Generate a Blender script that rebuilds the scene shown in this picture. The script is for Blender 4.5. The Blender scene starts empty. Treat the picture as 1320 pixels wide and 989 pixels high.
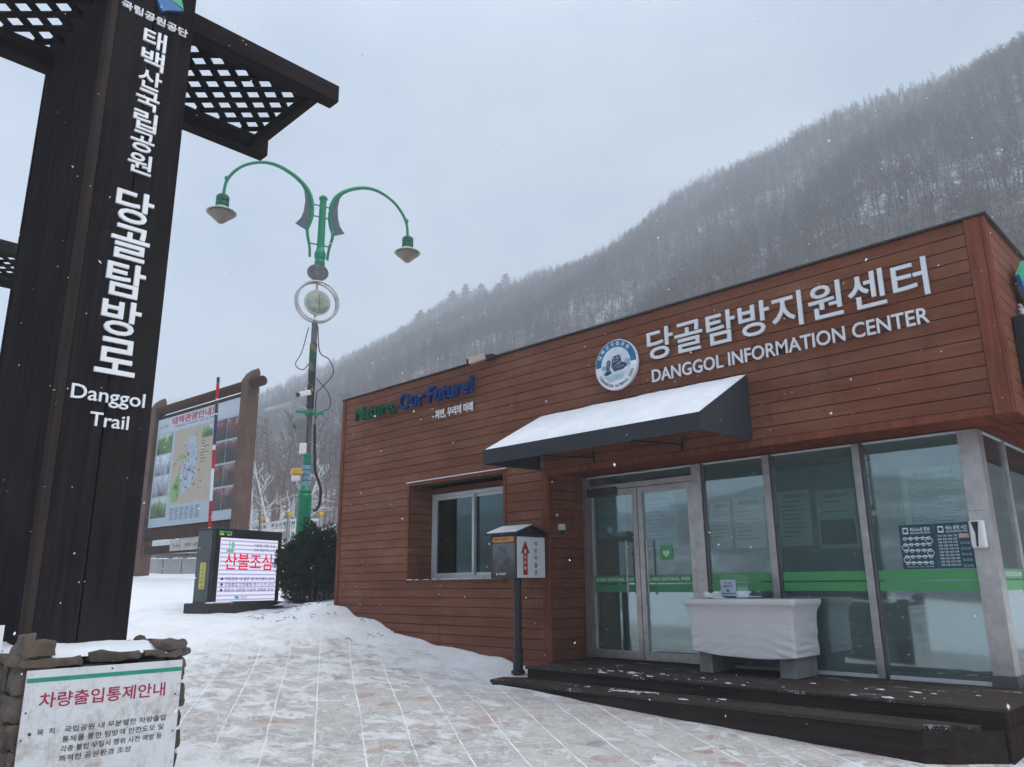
import bpy, math, random
import numpy as np
from mathutils import Vector, Matrix, noise as mnoise
R = math.radians
random.seed(7)
scn = bpy.context.scene
col = scn.collection

# ------------------------------------------------------------------ camera, world, sun, exposure
def make_camera():
    p, r, yaw, f = R(14.475), R(-0.519), R(45.68), 1004.06
    cp, sp, cr, sr = math.cos(p), math.sin(p), math.cos(r), math.sin(r)
    right, fwd, up = np.array([1, 0, 0.]), np.array([0, cp, sp]), np.array([0, -sp, cp])
    r2, u2 = cr*right + sr*up, -sr*right + cr*up
    G = np.array([[math.sin(yaw), -math.cos(yaw), 0], [math.cos(yaw), math.sin(yaw), 0], [0, 0, 1]])
    c0, c1, c2 = G @ r2, G @ u2, -(G @ fwd)
    cam = bpy.data.cameras.new('camera')
    o = bpy.data.objects.new('camera', cam)
    col.objects.link(o)
    o.matrix_world = Matrix(((c0[0], c1[0], c2[0], 0), (c0[1], c1[1], c2[1], 0), (c0[2], c1[2], c2[2], 0), (0, 0, 0, 1)))
    cam.sensor_width = 36
    cam.lens = f/1320*36
    cam.clip_start = 0.05
    cam.clip_end = 6000
    scn.camera = o
make_camera()

SUN_EL, SUN_ROT = R(48), R(74)
def make_world():
    w = bpy.data.worlds.new('World')
    scn.world = w
    w.use_nodes = True
    nt = w.node_tree
    nt.nodes.clear()
    N = nt.nodes.new
    L = nt.links.new
    out = N('ShaderNodeOutputWorld')
    bg = N('ShaderNodeBackground')
    sky = N('ShaderNodeTexSky')
    sky.sky_type = 'NISHITA'
    sky.sun_disc = False
    sky.sun_elevation = SUN_EL
    sky.sun_rotation = SUN_ROT
    sky.air_density = 1.6
    sky.dust_density = 4.0
    tc = N('ShaderNodeTexCoord')
    mp = N('ShaderNodeMapping')
    mp.inputs['Scale'].default_value = (1.3, 1.3, 3.0)
    n1 = N('ShaderNodeTexNoise')
    n1.inputs['Scale'].default_value = 1.25
    n1.inputs['Detail'].default_value = 5
    n1.inputs['Roughness'].default_value = 0.55
    n1.inputs['Distortion'].default_value = 0.5
    ramp = N('ShaderNodeValToRGB')
    e = ramp.color_ramp.elements
    e[0].position = 0.36
    e[0].color = (3.9, 5.2, 7.1, 1)
    e[1].position = 0.62
    e[1].color = (7.8, 8.8, 10.2, 1)
    mix = N('ShaderNodeMix')
    mix.data_type = 'RGBA'
    mix.inputs[0].default_value = 0.86
    L(tc.outputs['Generated'], mp.inputs['Vector'])
    L(mp.outputs[0], n1.inputs['Vector'])
    L(n1.outputs['Fac'], ramp.inputs[0])
    L(sky.outputs[0], mix.inputs[6])
    L(ramp.outputs[0], mix.inputs[7])
    # an overcast sky is brightest overhead
    sx = N('ShaderNodeSeparateXYZ')
    zr = N('ShaderNodeMapRange')
    zr.interpolation_type = 'SMOOTHSTEP'
    zr.inputs['From Min'].default_value = 0.55
    zr.inputs['From Max'].default_value = 0.92
    zr.inputs['To Min'].default_value = 1.0
    zr.inputs['To Max'].default_value = 3.0
    zr.inputs['To Min'].default_value = 0.0
    zr.inputs['To Max'].default_value = 1.0
    zc = N('ShaderNodeMix')
    zc.data_type = 'RGBA'
    zc.inputs[6].default_value = (1, 1, 1, 1)
    zc.inputs[7].default_value = (3.5, 3.25, 3.0, 1)
    vm = N('ShaderNodeVectorMath')
    vm.operation = 'MULTIPLY'
    L(tc.outputs['Generated'], sx.inputs[0])
    L(sx.outputs[2], zr.inputs['Value'])
    L(zr.outputs[0], zc.inputs[0])
    L(mix.outputs[2], vm.inputs[0])
    L(zc.outputs[2], vm.inputs[1])
    L(vm.outputs[0], bg.inputs['Color'])
    bg.inputs['Strength'].default_value = 0.051
    L(bg.outputs[0], out.inputs['Surface'])
make_world()
def make_sun():
    sd = bpy.data.lights.new('sun', 'SUN')
    sd.energy = 1.0
    sd.angle = R(25)
    sd.color = (1.0, 0.96, 0.9)
    so = bpy.data.objects.new('sun', sd)
    col.objects.link(so)
    d = Vector((math.sin(SUN_ROT)*math.cos(SUN_EL), math.cos(SUN_ROT)*math.cos(SUN_EL), math.sin(SUN_EL)))
    so.rotation_euler = d.to_track_quat('Z', 'Y').to_euler()
make_sun()
vs = scn.view_settings
vs.view_transform = 'Standard'
vs.look = 'None'
vs.exposure = 0.72
vs.gamma = 1.0
vs.use_curve_mapping = False
cy = scn.cycles
cy.use_denoising = True
cy.max_bounces = 7
cy.diffuse_bounces = 3
cy.glossy_bounces = 3
cy.transmission_bounces = 4
cy.transparent_max_bounces = 12
cy.volume_bounces = 4
cy.sample_clamp_indirect = 4

# ------------------------------------------------------------------ mesh helpers
class MB:
    def __init__(s):
        s.v, s.f = [], []
    def add(s, vs, fs):
        b = len(s.v)
        s.v += [tuple(p) for p in vs]
        s.f += [tuple(b+i for i in q) for q in fs]
        return s
    def box(s, x0, x1, y0, y1, z0, z1):
        return s.add([(x0, y0, z0), (x1, y0, z0), (x1, y1, z0), (x0, y1, z0), (x0, y0, z1), (x1, y0, z1), (x1, y1, z1), (x0, y1, z1)],
                     [(3, 2, 1, 0), (4, 5, 6, 7), (0, 1, 5, 4), (1, 2, 6, 5), (2, 3, 7, 6), (3, 0, 4, 7)])
    def obox(s, c, ax, ay, az):
        c, ax, ay, az = map(np.array, (c, ax, ay, az))
        return s.add([c-ax-ay-az, c+ax-ay-az, c+ax+ay-az, c-ax+ay-az, c-ax-ay+az, c+ax-ay+az, c+ax+ay+az, c-ax+ay+az],
                     [(3, 2, 1, 0), (4, 5, 6, 7), (0, 1, 5, 4), (1, 2, 6, 5), (2, 3, 7, 6), (3, 0, 4, 7)])
    def bar(s, a, b, w, h=None):           # square bar from a to b
        h = h or w
        a, b = Vector(a), Vector(b)
        d = (b-a).normalized()
        u = Vector((0, 0, 1)).cross(d)
        if u.length < 1e-4: u = Vector((1, 0, 0))
        u.normalize()
        k = d.cross(u)
        return s.obox((a+b)/2, (b-a)/2, u*w/2, k*h/2)
    def prism(s, pts, ext):                # planar polygon (3D points) extruded along ext
        pts = [Vector(p) for p in pts]
        ext = Vector(ext)
        n = len(pts)
        return s.add([p[:] for p in pts]+[(p+ext)[:] for p in pts],
                     [tuple(range(n))[::-1], tuple(range(n, 2*n))]+[(i, (i+1) % n, n+(i+1) % n, n+i) for i in range(n)])
    def tube(s, path, rad, n=8, cap=True):
        path = [Vector(p) for p in path]
        if not hasattr(rad, '__len__'): rad = [rad]*len(path)
        t0 = (path[1]-path[0]).normalized()
        u = t0.orthogonal().normalized()
        rings = []
        for i, p in enumerate(path):
            t = (path[min(i+1, len(path)-1)]-path[max(i-1, 0)]).normalized()
            u = (u-t*u.dot(t))
            if u.length < 1e-6: u = t.orthogonal()
            u.normalize()
            w = t.cross(u)
            rings.append([(p+(u*math.cos(2*math.pi*k/n)+w*math.sin(2*math.pi*k/n))*rad[i])[:] for k in range(n)])
        fs = []
        for i in range(len(path)-1):
            for k in range(n):
                fs.append((i*n+k, i*n+(k+1) % n, (i+1)*n+(k+1) % n, (i+1)*n+k))
        if cap:
            fs.append(tuple(range(n))[::-1])
            m = (len(path)-1)*n
            fs.append(tuple(range(m, m+n)))
        return s.add([q for r in rings for q in r], fs)
    def lathe(s, c, prof, n=20, axis=(0, 0, 1)):   # prof: (radius, height)
        ax = Vector(axis).normalized()
        u = ax.orthogonal().normalized()
        w = ax.cross(u)
        c = Vector(c)
        vs_, fs = [], []
        for r, h in prof:
            for k in range(n):
                a = 2*math.pi*k/n
                vs_.append((c+ax*h+(u*math.cos(a)+w*math.sin(a))*max(r, 1e-4))[:])
        for i in range(len(prof)-1):
            for k in range(n):
                fs.append((i*n+k, i*n+(k+1) % n, (i+1)*n+(k+1) % n, (i+1)*n+k))
        fs.append(tuple(range(n))[::-1])
        m = (len(prof)-1)*n
        fs.append(tuple(range(m, m+n)))
        return s.add(vs_, fs)
    def ring(s, c, R0, r, axis, n=32, m=6):
        ax = Vector(axis).normalized()
        u = ax.orthogonal().normalized()
        w = ax.cross(u)
        c = Vector(c)
        vs_, fs = [], []
        for i in range(n):
            a = 2*math.pi*i/n
            d = u*math.cos(a)+w*math.sin(a)
            for k in range(m):
                b = 2*math.pi*k/m
                vs_.append((c+d*(R0+r*math.cos(b))+ax*r*math.sin(b))[:])
        for i in range(n):
            for k in range(m):
                fs.append((i*m+k, ((i+1) % n)*m+k, ((i+1) % n)*m+(k+1) % m, i*m+(k+1) % m))
        return s.add(vs_, fs)
    def blob(s, c, rx, ry, rz, seed=0, amp=0.2, n=10, m=6, flat=False):
        vs_, fs = [], []
        for j in range(m+1):
            th = math.pi*j/m
            for i in range(n):
                a = 2*math.pi*i/n
                d = Vector((math.sin(th)*math.cos(a), math.sin(th)*math.sin(a), math.cos(th)))
                k = 1+amp*mnoise.noise(d*1.7+Vector((seed*3.1, seed*1.7, 0)))
                z = d.z*rz*k
                if flat and z < 0: z *= 0.1
                vs_.append((c[0]+d.x*rx*k, c[1]+d.y*ry*k, c[2]+z))
        for j in range(m):
            for i in range(n):
                fs.append((j*n+i, (j+1)*n+i, (j+1)*n+(i+1) % n, j*n+(i+1) % n))
        return s.add(vs_, fs)
    def build(s, name, mat, parent=None, smooth=False, local=False, bevel=0, xf=None):
        me = bpy.data.meshes.new(name)
        vs_ = s.v
        if xf is not None:
            vs_ = [(xf @ Vector(p))[:] for p in vs_]
        elif parent is not None and not local:
            inv = ROOT[parent.name].inverted()
            vs_ = [(inv @ Vector(p))[:] for p in vs_]
        me.from_pydata(vs_, [], s.f)
        if smooth:
            me.polygons.foreach_set('use_smooth', [True]*len(me.polygons))
        if mat: me.materials.append(mat)
        o = bpy.data.objects.new(name, me)
        col.objects.link(o)
        if parent is not None:
            o.parent = parent
            ROOT[o.name] = ROOT[parent.name]
        else:
            ROOT[o.name] = Matrix.Identity(4)
        if bevel:
            m = o.modifiers.new('bevel', 'BEVEL')
            m.width = bevel
            m.segments = 2
            m.limit_method = 'ANGLE'
            m.angle_limit = R(40)
        return o
ROOT = {}
def tag(o, label=None, cat=None, group=None, kind=None):
    if label: o['label'] = label
    if cat: o['category'] = cat
    if group: o['group'] = group
    if kind: o['kind'] = kind
    return o
def thing(name, label, cat, loc, rz=0, group=None):
    o = bpy.data.objects.new(name, None)
    o.empty_display_size = 0.2
    col.objects.link(o)
    o.location = loc
    o.rotation_euler = (0, 0, rz)
    ROOT[o.name] = Matrix.Translation(loc) @ Matrix.Rotation(rz, 4, 'Z')
    return tag(o, label, cat, group)
def copy_tree(o, parent=None):
    c = o.copy()
    col.objects.link(c)
    ROOT[c.name] = ROOT.get(o.name, Matrix.Identity(4))
    if parent is not None: c.parent = parent
    for ch in list(o.children):
        copy_tree(ch, c)
    return c

_font_cache = {}
def text_geo(body, bold, align):
    key = (body, bold, align)
    if key in _font_cache: return _font_cache[key]
    cu = bpy.data.curves.new('txt', 'FONT')
    cu.body = body
    cu.align_x = align
    cu.resolution_u = 3
    cu.offset = bold
    cu.extrude = 0.5
    o = bpy.data.objects.new('txt', cu)
    col.objects.link(o)
    dg = bpy.context.evaluated_depsgraph_get()
    me = o.evaluated_get(dg).to_mesh()
    vs_ = np.array([v.co[:] for v in me.vertices])
    fs = [tuple(p.vertices) for p in me.polygons]
    o.evaluated_get(dg).to_mesh_clear()
    bpy.data.objects.remove(o)
    bpy.data.curves.remove(cu)
    _font_cache[key] = (vs_, fs)
    return vs_, fs
def text(mb, body, O, ux, uy, h, w=None, depth=0.002, bold=0.0, align='LEFT', spacing=None):
    vs_, fs = text_geo(body, bold, align)
    lo, hi = vs_.min(0), vs_.max(0)
    ext = np.maximum(hi-lo, 1e-6)
    sy = h/ext[1]
    sx = (w/ext[0]) if w else sy
    ux, uy, O = np.array(ux, float), np.array(uy, float), np.array(O, float)
    n = np.cross(ux, uy)
    P = O+np.outer((vs_[:, 0]-lo[0])*sx, ux)+np.outer((vs_[:, 1]-lo[1])*sy, uy)+np.outer((vs_[:, 2]-lo[2])/ext[2]*depth, n)
    return mb.add(P.tolist(), fs)
UX, UY, UZ = np.array([1, 0, 0.]), np.array([0, 1, 0.]), np.array([0, 0, 1.])

# ------------------------------------------------------------------ materials
class NT:
    def __init__(s, name):
        s.m = bpy.data.materials.new(name)
        s.m.use_nodes = True
        s.nt = s.m.node_tree
        s.nt.nodes.clear()
        s.out = s.n('ShaderNodeOutputMaterial')
        s.b = s.n('ShaderNodeBsdfPrincipled')
        s.l(s.b.outputs[0], s.out.inputs[0])
    def n(s, t, **k):
        x = s.nt.nodes.new(t)
        for a, b in k.items(): setattr(x, a, b)
        return x
    def l(s, a, b): s.nt.links.new(a, b)
    def put(s, sock, v):
        if hasattr(v, 'is_linked') or isinstance(v, bpy.types.NodeSocket): s.l(v, sock)
        else: sock.default_value = v
    def pos(s):
        return s.n('ShaderNodeNewGeometry').outputs['Position']
    def objc(s):
        return s.n('ShaderNodeTexCoord').outputs['Object']
    def mapping(s, v, scale=(1, 1, 1), rot=(0, 0, 0), loc=(0, 0, 0)):
        m = s.n('ShaderNodeMapping')
        s.l(v, m.inputs[0])
        m.inputs['Scale'].default_value = scale
        m.inputs['Rotation'].default_value = rot
        m.inputs['Location'].default_value = loc
        return m.outputs[0]
    def noise(s, v, scale, detail=4, rough=0.55, dist=0):
        x = s.n('ShaderNodeTexNoise')
        s.l(v, x.inputs['Vector'])
        x.inputs['Scale'].default_value = scale
        x.inputs['Detail'].default_value = detail
        x.inputs['Roughness'].default_value = rough
        x.inputs['Distortion'].default_value = dist
        return x.outputs['Fac']
    def vor(s, v, scale, feature='F1', out='Distance', rand=1.0):
        x = s.n('ShaderNodeTexVoronoi', feature=feature)
        s.l(v, x.inputs['Vector'])
        x.inputs['Scale'].default_value = scale
        x.inputs['Randomness'].default_value = rand
        return x.outputs[out]
    def math(s, op, a, b=0.0, c=0.0, clamp=False):
        x = s.n('ShaderNodeMath', operation=op)
        x.use_clamp = clamp
        s.put(x.inputs[0], a)
        s.put(x.inputs[1], b)
        s.put(x.inputs[2], c)
        return x.outputs[0]
    def ramp(s, f, stops, interp='LINEAR'):
        x = s.n('ShaderNodeValToRGB')
        x.color_ramp.interpolation = interp
        e = x.color_ramp.elements
        while len(e) < len(stops): e.new(0.5)
        for q, (p, c) in zip(e, stops):
            q.position = p
            if not hasattr(c, '__len__'): c = (c, c, c)
            q.color = (*c[:3], 1)
        s.l(f, x.inputs[0])
        return x.outputs[0]
    def mixc(s, f, a, b, mode='MIX'):
        x = s.n('ShaderNodeMix', data_type='RGBA', blend_type=mode)
        s.put(x.inputs[0], f)
        for i, v in ((6, a), (7, b)):
            if isinstance(v, bpy.types.NodeSocket): s.l(v, x.inputs[i])
            else: x.inputs[i].default_value = (*v[:3], 1)
        return x.outputs[2]
    def sep(s, v):
        x = s.n('ShaderNodeSeparateXYZ')
        s.l(v, x.inputs[0])
        return x.outputs
    def comb(s, x_, y_, z_):
        x = s.n('ShaderNodeCombineXYZ')
        for i, v in enumerate((x_, y_, z_)): s.put(x.inputs[i], v)
        return x.outputs[0]
    def white(s, v):
        x = s.n('ShaderNodeTexWhiteNoise', noise_dimensions='1D')
        s.l(v, x.inputs['W'])
        return x.outputs['Value']
    def bump(s, h, strength=0.3, dist=0.01):
        x = s.n('ShaderNodeBump')
        s.l(h, x.inputs['Height'])
        x.inputs['Strength'].default_value = strength
        x.inputs['Distance'].default_value = dist
        s.l(x.outputs[0], s.b.inputs['Normal'])
    def set(s, color=None, rough=None, metal=None, spec=None):
        if color is not None:
            if isinstance(color, bpy.types.NodeSocket): s.l(color, s.b.inputs['Base Color'])
            else: s.b.inputs['Base Color'].default_value = (*color[:3], 1)
        if rough is not None: s.put(s.b.inputs['Roughness'], rough)
        if metal is not None: s.b.inputs['Metallic'].default_value = metal
        if spec is not None: s.b.inputs['Specular IOR Level'].default_value = spec
        return s.m

def plain(name, c, rough=0.6, metal=0, var=0.18, scale=6, bump=0.0, spec=0.4, c2=None, coords='pos'):
    t = NT(name)
    v = t.pos() if coords == 'pos' else t.objc()
    f = t.noise(v, scale, 5, 0.6)
    lo = tuple(x*(1-var) for x in c)
    hi = tuple(min(1, x*(1+var)) for x in (c2 or c))
    colr = t.ramp(f, [(0.3, lo), (0.7, hi)])
    if bump: t.bump(t.noise(v, scale*6, 3), bump, 0.004)
    return t.set(colr, rough, metal, spec)

def mat_siding():
    t = NT('brown_wood_siding')
    p = t.pos()
    x, y, z = t.sep(p)
    row = t.math('FLOOR', t.math('DIVIDE', t.math('SUBTRACT', z, 3.2), 0.125))
    rnd = t.white(row)
    # butt joints: the plank's own id changes every 2.4 m with an offset by row
    seg = t.math('FLOOR', t.math('DIVIDE', t.math('ADD', t.math('ADD', x, y), t.math('MULTIPLY', rnd, 7.0)), 2.4))
    rnd2 = t.white(t.math('ADD', t.math('MULTIPLY', row, 13.7), seg))
    gv = t.comb(t.math('MULTIPLY', t.math('ADD', x, y), 1.2), t.math('MULTIPLY', rnd2, 30), t.math('MULTIPLY', z, 26))
    grain = t.noise(gv, 2.2, 6, 0.65, 0.6)
    wear = t.noise(t.mapping(p, (0.8, 0.8, 2.0)), 1.3, 5, 0.6)
    base = t.ramp(grain, [(0.25, (0.112, 0.036, 0.019)), (0.55, (0.205, 0.069, 0.036)), (0.8, (0.28, 0.107, 0.060))])
    base = t.mixc(t.math('MULTIPLY', rnd2, 0.55), base, (0.125, 0.044, 0.028))
    base = t.mixc(t.ramp(wear, [(0.42, 0.0), (0.72, 0.6)]), base, (0.26, 0.130, 0.080))
    base = t.mixc(t.ramp(t.noise(t.mapping(p, (0.5, 0.5, 1.3), loc=(4, 2, 1)), 1.1, 4), [(0.5, 0.0), (0.72, 0.55)]), base, (0.115, 0.038, 0.022))
    knots = t.vor(t.mapping(p, (2.2, 2.2, 7.5)), 1.0)
    base = t.mixc(t.ramp(knots, [(0.05, 0.7), (0.10, 0.0)]), base, (0.045, 0.017, 0.012))
    # damp streaks running down and nail heads every 60 cm
    st = t.noise(t.comb(t.math('MULTIPLY', t.math('ADD', x, y), 7.0), 3.0, t.math('MULTIPLY', z, 0.7)), 1.0, 4, 0.7)
    base = t.mixc(t.ramp(st, [(0.56, 0.0), (0.72, 0.5)]), base, (0.075, 0.030, 0.022))
    nx = t.math('ABSOLUTE', t.math('SUBTRACT', t.math('FRACT', t.math('DIVIDE', t.math('ADD', x, y), 0.6)), 0.5))
    nz = t.math('ABSOLUTE', t.math('SUBTRACT', t.math('FRACT', t.math('DIVIDE', t.math('SUBTRACT', z, 3.2), 0.125)), 0.5))
    nail = t.math('MULTIPLY', t.math('LESS_THAN', nx, 0.008), t.math('LESS_THAN', t.math('ABSOLUTE', t.math('SUBTRACT', nz, 0.25)), 0.035))
    base = t.mixc(t.math('MULTIPLY', nail, 0.7), base, (0.05, 0.03, 0.025))
    t.bump(grain, 0.35, 0.004)
    return t.set(base, 0.62, 0, 0.15)
def mat_wood(name, c, vertical=True, var=0.35, rough=0.7, algae=None, freq=22, coords='pos', spec=0.0):
    t = NT(name)
    p = t.pos() if coords == 'pos' else t.objc()
    sc = (freq, freq, 1.1) if vertical else (1.1, freq, freq)
    if vertical == 'y': sc = (freq, 1.1, freq)
    g = t.noise(t.mapping(p, sc), 1.0, 6, 0.65, 0.4)
    lo = tuple(a*(1-var) for a in c)
    hi = tuple(a*(1+var*1.3) for a in c)
    b = t.ramp(g, [(0.3, lo), (0.72, hi)])
    w = t.noise(p, 1.7, 4)
    b = t.mixc(t.ramp(w, [(0.5, 0.0), (0.75, 0.5)]), b, tuple(a*1.7+0.002 for a in c))
    if algae:
        b = t.mixc(t.ramp(t.noise(t.mapping(p, (2, 2, 0.9), loc=(0.3, 0.1, 0)), 1.4, 4), [(0.5, 0.0), (0.8, 0.55)]), b, algae)
    t.bump(g, 0.4, 0.004)
    return t.set(b, rough, 0, spec)
def mat_snow(name='snow'):
    t = NT(name)
    p = t.pos()
    f = t.noise(p, 3.0, 6, 0.65)
    t.bump(t.noise(p, 14, 6, 0.7), 0.5, 0.03)
    t.b.inputs['Subsurface Weight'].default_value = 0.0
    return t.set(t.ramp(f, [(0.3, (0.70, 0.72, 0.76)), (0.7, (0.84, 0.85, 0.87))]), 0.75, 0, 0.25)
def mat_glass(name, tint=(0.50, 0.68, 0.67), refl=0.10, pale_veil=0.0):
    t = NT(name)
    t.nt.nodes.remove(t.b)
    tr = t.n('ShaderNodeBsdfTransparent')
    tr.inputs[0].default_value = (*[math.sqrt(a) for a in tint], 1)
    gl = t.n('ShaderNodeBsdfGlossy')
    gl.inputs['Roughness'].default_value = 0.035
    gl.inputs['Color'].default_value = (0.85, 0.97, 1.0, 1)
    fr = t.n('ShaderNodeFresnel')
    fr.inputs['IOR'].default_value = 1.45
    f = t.math('ADD', t.math('MULTIPLY', fr.outputs[0], 0.9), refl, clamp=True)
    wob = t.n('ShaderNodeBump')
    wob.inputs['Strength'].default_value = 0.02
    wob.inputs['Distance'].default_value = 0.05
    t.l(t.noise(t.pos(), 0.9, 2), wob.inputs['Height'])
    t.l(wob.outputs[0], gl.inputs['Normal'])
    df = t.n('ShaderNodeBsdfDiffuse')  # pale teal diffuse share, mixed unevenly over the clear pane
    df.inputs['Color'].default_value = (0.52, 0.72, 0.72, 1)
    md = t.n('ShaderNodeMixShader')
    md.inputs[0].default_value = 0.0
    if pale_veil:
        t.l(t.math('MULTIPLY', t.ramp(t.noise(t.mapping(t.pos(), (1, 1, 0.6)), 1.6, 5, 0.65), [(0.3, 0.55), (0.7, 1.0)]), pale_veil), md.inputs[0])
    t.l(tr.outputs[0], md.inputs[1])
    t.l(df.outputs[0], md.inputs[2])
    mx = t.n('ShaderNodeMixShader')
    t.l(f, mx.inputs[0])
    t.l(md.outputs[0], mx.inputs[1])
    t.l(gl.outputs[0], mx.inputs[2])
    t.l(mx.outputs[0], t.out.inputs[0])
    return t.m
def mat_emit(name, c, strength):
    t = NT(name)
    t.nt.nodes.remove(t.b)
    e = t.n('ShaderNodeEmission')
    e.inputs[0].default_value = (*c, 1)
    e.inputs[1].default_value = strength
    t.l(e.outputs[0], t.out.inputs[0])
    return t.m
def mat_photo(name, stops, scale=3, seed=0):
    t = NT(name)
    f = t.noise(t.mapping(t.objc(), (1, 1, 1), loc=(seed*3.3, seed*1.9, seed)), scale, 7, 0.7, 0.8)
    gen = t.sep(t.n('ShaderNodeTexCoord').outputs['Generated'])
    f = t.math('ADD', t.math('MULTIPLY', f, 1.25), t.math('MULTIPLY', t.math('SUBTRACT', gen[2], 0.62+0.1*math.sin(seed*2.1)), 0.42))
    return t.set(t.ramp(f, stops), 0.35, 0, 0.4)

M = {}
M['siding'] = mat_siding()
M['trim'] = mat_wood('brown_wood_trim', (0.165, 0.058, 0.036), True, 0.3)
M['groove'] = plain('dark_groove', (0.050, 0.018, 0.012), 0.9)
M['coping'] = plain('dark_brown_coping', (0.05, 0.038, 0.035), 0.6)
M['soffit'] = mat_wood('brown_soffit', (0.16, 0.048, 0.030), 'y', 0.3)
M['gate'] = mat_wood('dark_stained_timber', (0.019, 0.0165, 0.0185), True, 0.36, 0.6, (0.026, 0.028, 0.016))
M['gatex'] = mat_wood('dark_stained_beam', (0.021, 0.017, 0.018), 'y', 0.4, 0.65)
M['gateedge'] = mat_wood('weathered_timber_edge', (0.040, 0.031, 0.028), True, 0.3, 0.7)
M['slat'] = mat_wood('dark_lattice_slat', (0.014, 0.012, 0.014), True, 0.3)
M['deck'] = mat_wood('dark_deck_board', (0.032, 0.024, 0.022), False, 0.45, 0.75)
M['snow'] = mat_snow()
def mat_deck_top():
    t = NT('worn_deck_board_with_snow_dust')
    p = t.pos()
    g = t.noise(t.mapping(p, (1.1, 22, 22)), 1.0, 6, 0.65, 0.4)
    b = t.ramp(g, [(0.3, (0.032, 0.024, 0.022)), (0.72, (0.070, 0.055, 0.050))])
    b = t.mixc(t.ramp(t.noise(p, 1.5, 4), [(0.45, 0.0), (0.75, 0.6)]), b, (0.075, 0.062, 0.056))
    sp = t.math('MULTIPLY', t.noise(p, 55, 3, 0.8), t.ramp(t.noise(t.mapping(p, (1, 2.5, 1)), 2.6, 5, 0.7), [(0.42, 0.55), (0.7, 1.25)]))
    b = t.mixc(t.ramp(sp, [(0.58, 0.0), (0.66, 0.75)]), b, (0.70, 0.72, 0.75))
    t.bump(g, 0.4, 0.004)
    return t.set(b, 0.85, 0, 0.04)
M['deck_top'] = mat_deck_top()
M['letter'] = plain('silver_grey_letter', (0.66, 0.68, 0.71), 0.4, 0.0, 0.05)
M['letter_edge'] = plain('white_letter', (0.80, 0.81, 0.83), 0.45, 0.0, 0.05)
M['green_letter'] = plain('green_letter', (0.004, 0.075, 0.042), 0.6, spec=0.1)
M['blue_letter'] = plain('blue_letter', (0.007, 0.033, 0.14), 0.6, spec=0.1)
M['steel'] = plain('brushed_steel', (0.46, 0.44, 0.43), 0.38, 0.75, 0.18, 9)
M['steel_dark'] = plain('dark_steel', (0.13, 0.125, 0.13), 0.45, 0.6)
M['alu'] = plain('white_aluminium_frame', (0.55, 0.57, 0.59), 0.4, 0.1, 0.08)
M['glass'] = mat_glass('tinted_glass', (0.62, 0.80, 0.77), 0.15, 0.13)
M['wglass'] = mat_glass('window_glass', (0.40, 0.60, 0.58), 0.01)
M['interior'] = plain('pale_interior_wall', (0.42, 0.50, 0.49), 0.8)
M['ceiling'] = plain('pale_ceiling', (0.45, 0.50, 0.50), 0.8)
M['ifloor'] = plain('grey_floor', (0.16, 0.17, 0.17), 0.5)
M['curtain'] = plain('green_curtain', (0.05, 0.13, 0.12), 0.8)
M['paper'] = plain('white_paper', (0.80, 0.82, 0.82), 0.6, 0, 0.05)
M['ink'] = plain('dark_ink', (0.045, 0.05, 0.06), 0.6)
M['teal'] = plain('teal_print', (0.04, 0.42, 0.44), 0.5, 0, 0.35, 9)
M['bluep'] = plain('blue_print', (0.28, 0.48, 0.66), 0.5, 0, 0.5, 6)
M['busblue'] = plain('navy_teal_print', (0.012, 0.075, 0.115), 0.4, 0, 0.08)
M['stripe'] = plain('green_film_stripe', (0.075, 0.33, 0.115), 0.4, 0, 0.05)
M['stripe_dim'] = plain('green_film_stripe_on_door', (0.06, 0.27, 0.12), 0.4, 0, 0.05)
M['black'] = plain('black_paint', (0.020, 0.022, 0.026), 0.45)
M['dark'] = plain('dark_grey_paint', (0.045, 0.05, 0.058), 0.5)
M['canvas'] = plain('black_awning_fabric', (0.028, 0.032, 0.040), 0.8, 0, 0.15, 30, 0.2)
M['cloth'] = plain('white_cloth', (0.62, 0.60, 0.62), 0.85, 0, 0.05, 3)
M['concrete'] = plain('grey_concrete', (0.20, 0.21, 0.20), 0.85, 0, 0.2, 14, 0.3)
M['kerb'] = plain('pale_granite', (0.40, 0.41, 0.43), 0.8, 0, 0.15, 20, 0.2)
M['green'] = plain('green_enamel', (0.008, 0.21, 0.105), 0.32, 0, 0.15, 5)
M['green_dark'] = plain('dark_green_enamel', (0.005, 0.10, 0.06), 0.4)
M['fin'] = plain('slate_grey_panel', (0.075, 0.10, 0.12), 0.5)
M['lampglass'] = plain('dusty_lamp_bowl', (0.21, 0.165, 0.13), 0.4)
M['white'] = plain('white_enamel', (0.74, 0.75, 0.76), 0.4, 0, 0.06)
M['yellow'] = plain('yellow_plastic', (0.60, 0.36, 0.03), 0.5)
M['lime'] = plain('yellow_label', (0.52, 0.48, 0.09), 0.5)
M['orange'] = plain('orange_label', (0.55, 0.24, 0.05), 0.5)
M['red'] = plain('red_paint', (0.42, 0.012, 0.022), 0.45)
M['redtext'] = plain('crimson_lettering', (0.34, 0.010, 0.055), 0.45)
M['bluewrap'] = plain('pale_blue_wrap', (0.20, 0.34, 0.52), 0.5)
M['navy'] = plain('navy_band', (0.025, 0.035, 0.14), 0.5)
M['brown'] = mat_wood('brown_painted_timber', (0.125, 0.082, 0.068), True, 0.18)
M['brownd'] = mat_wood('dark_brown_timber', (0.060, 0.036, 0.030), True, 0.2)
M['panel'] = plain('pale_blue_panel', (0.33, 0.40, 0.46), 0.35, 0, 0.05)
M['map'] = plain('tan_map', (0.38, 0.33, 0.25), 0.4, 0, 0.06)
M['mapgreen'] = plain('map_green', (0.18, 0.33, 0.09), 0.4, 0, 0.25, 5)
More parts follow.
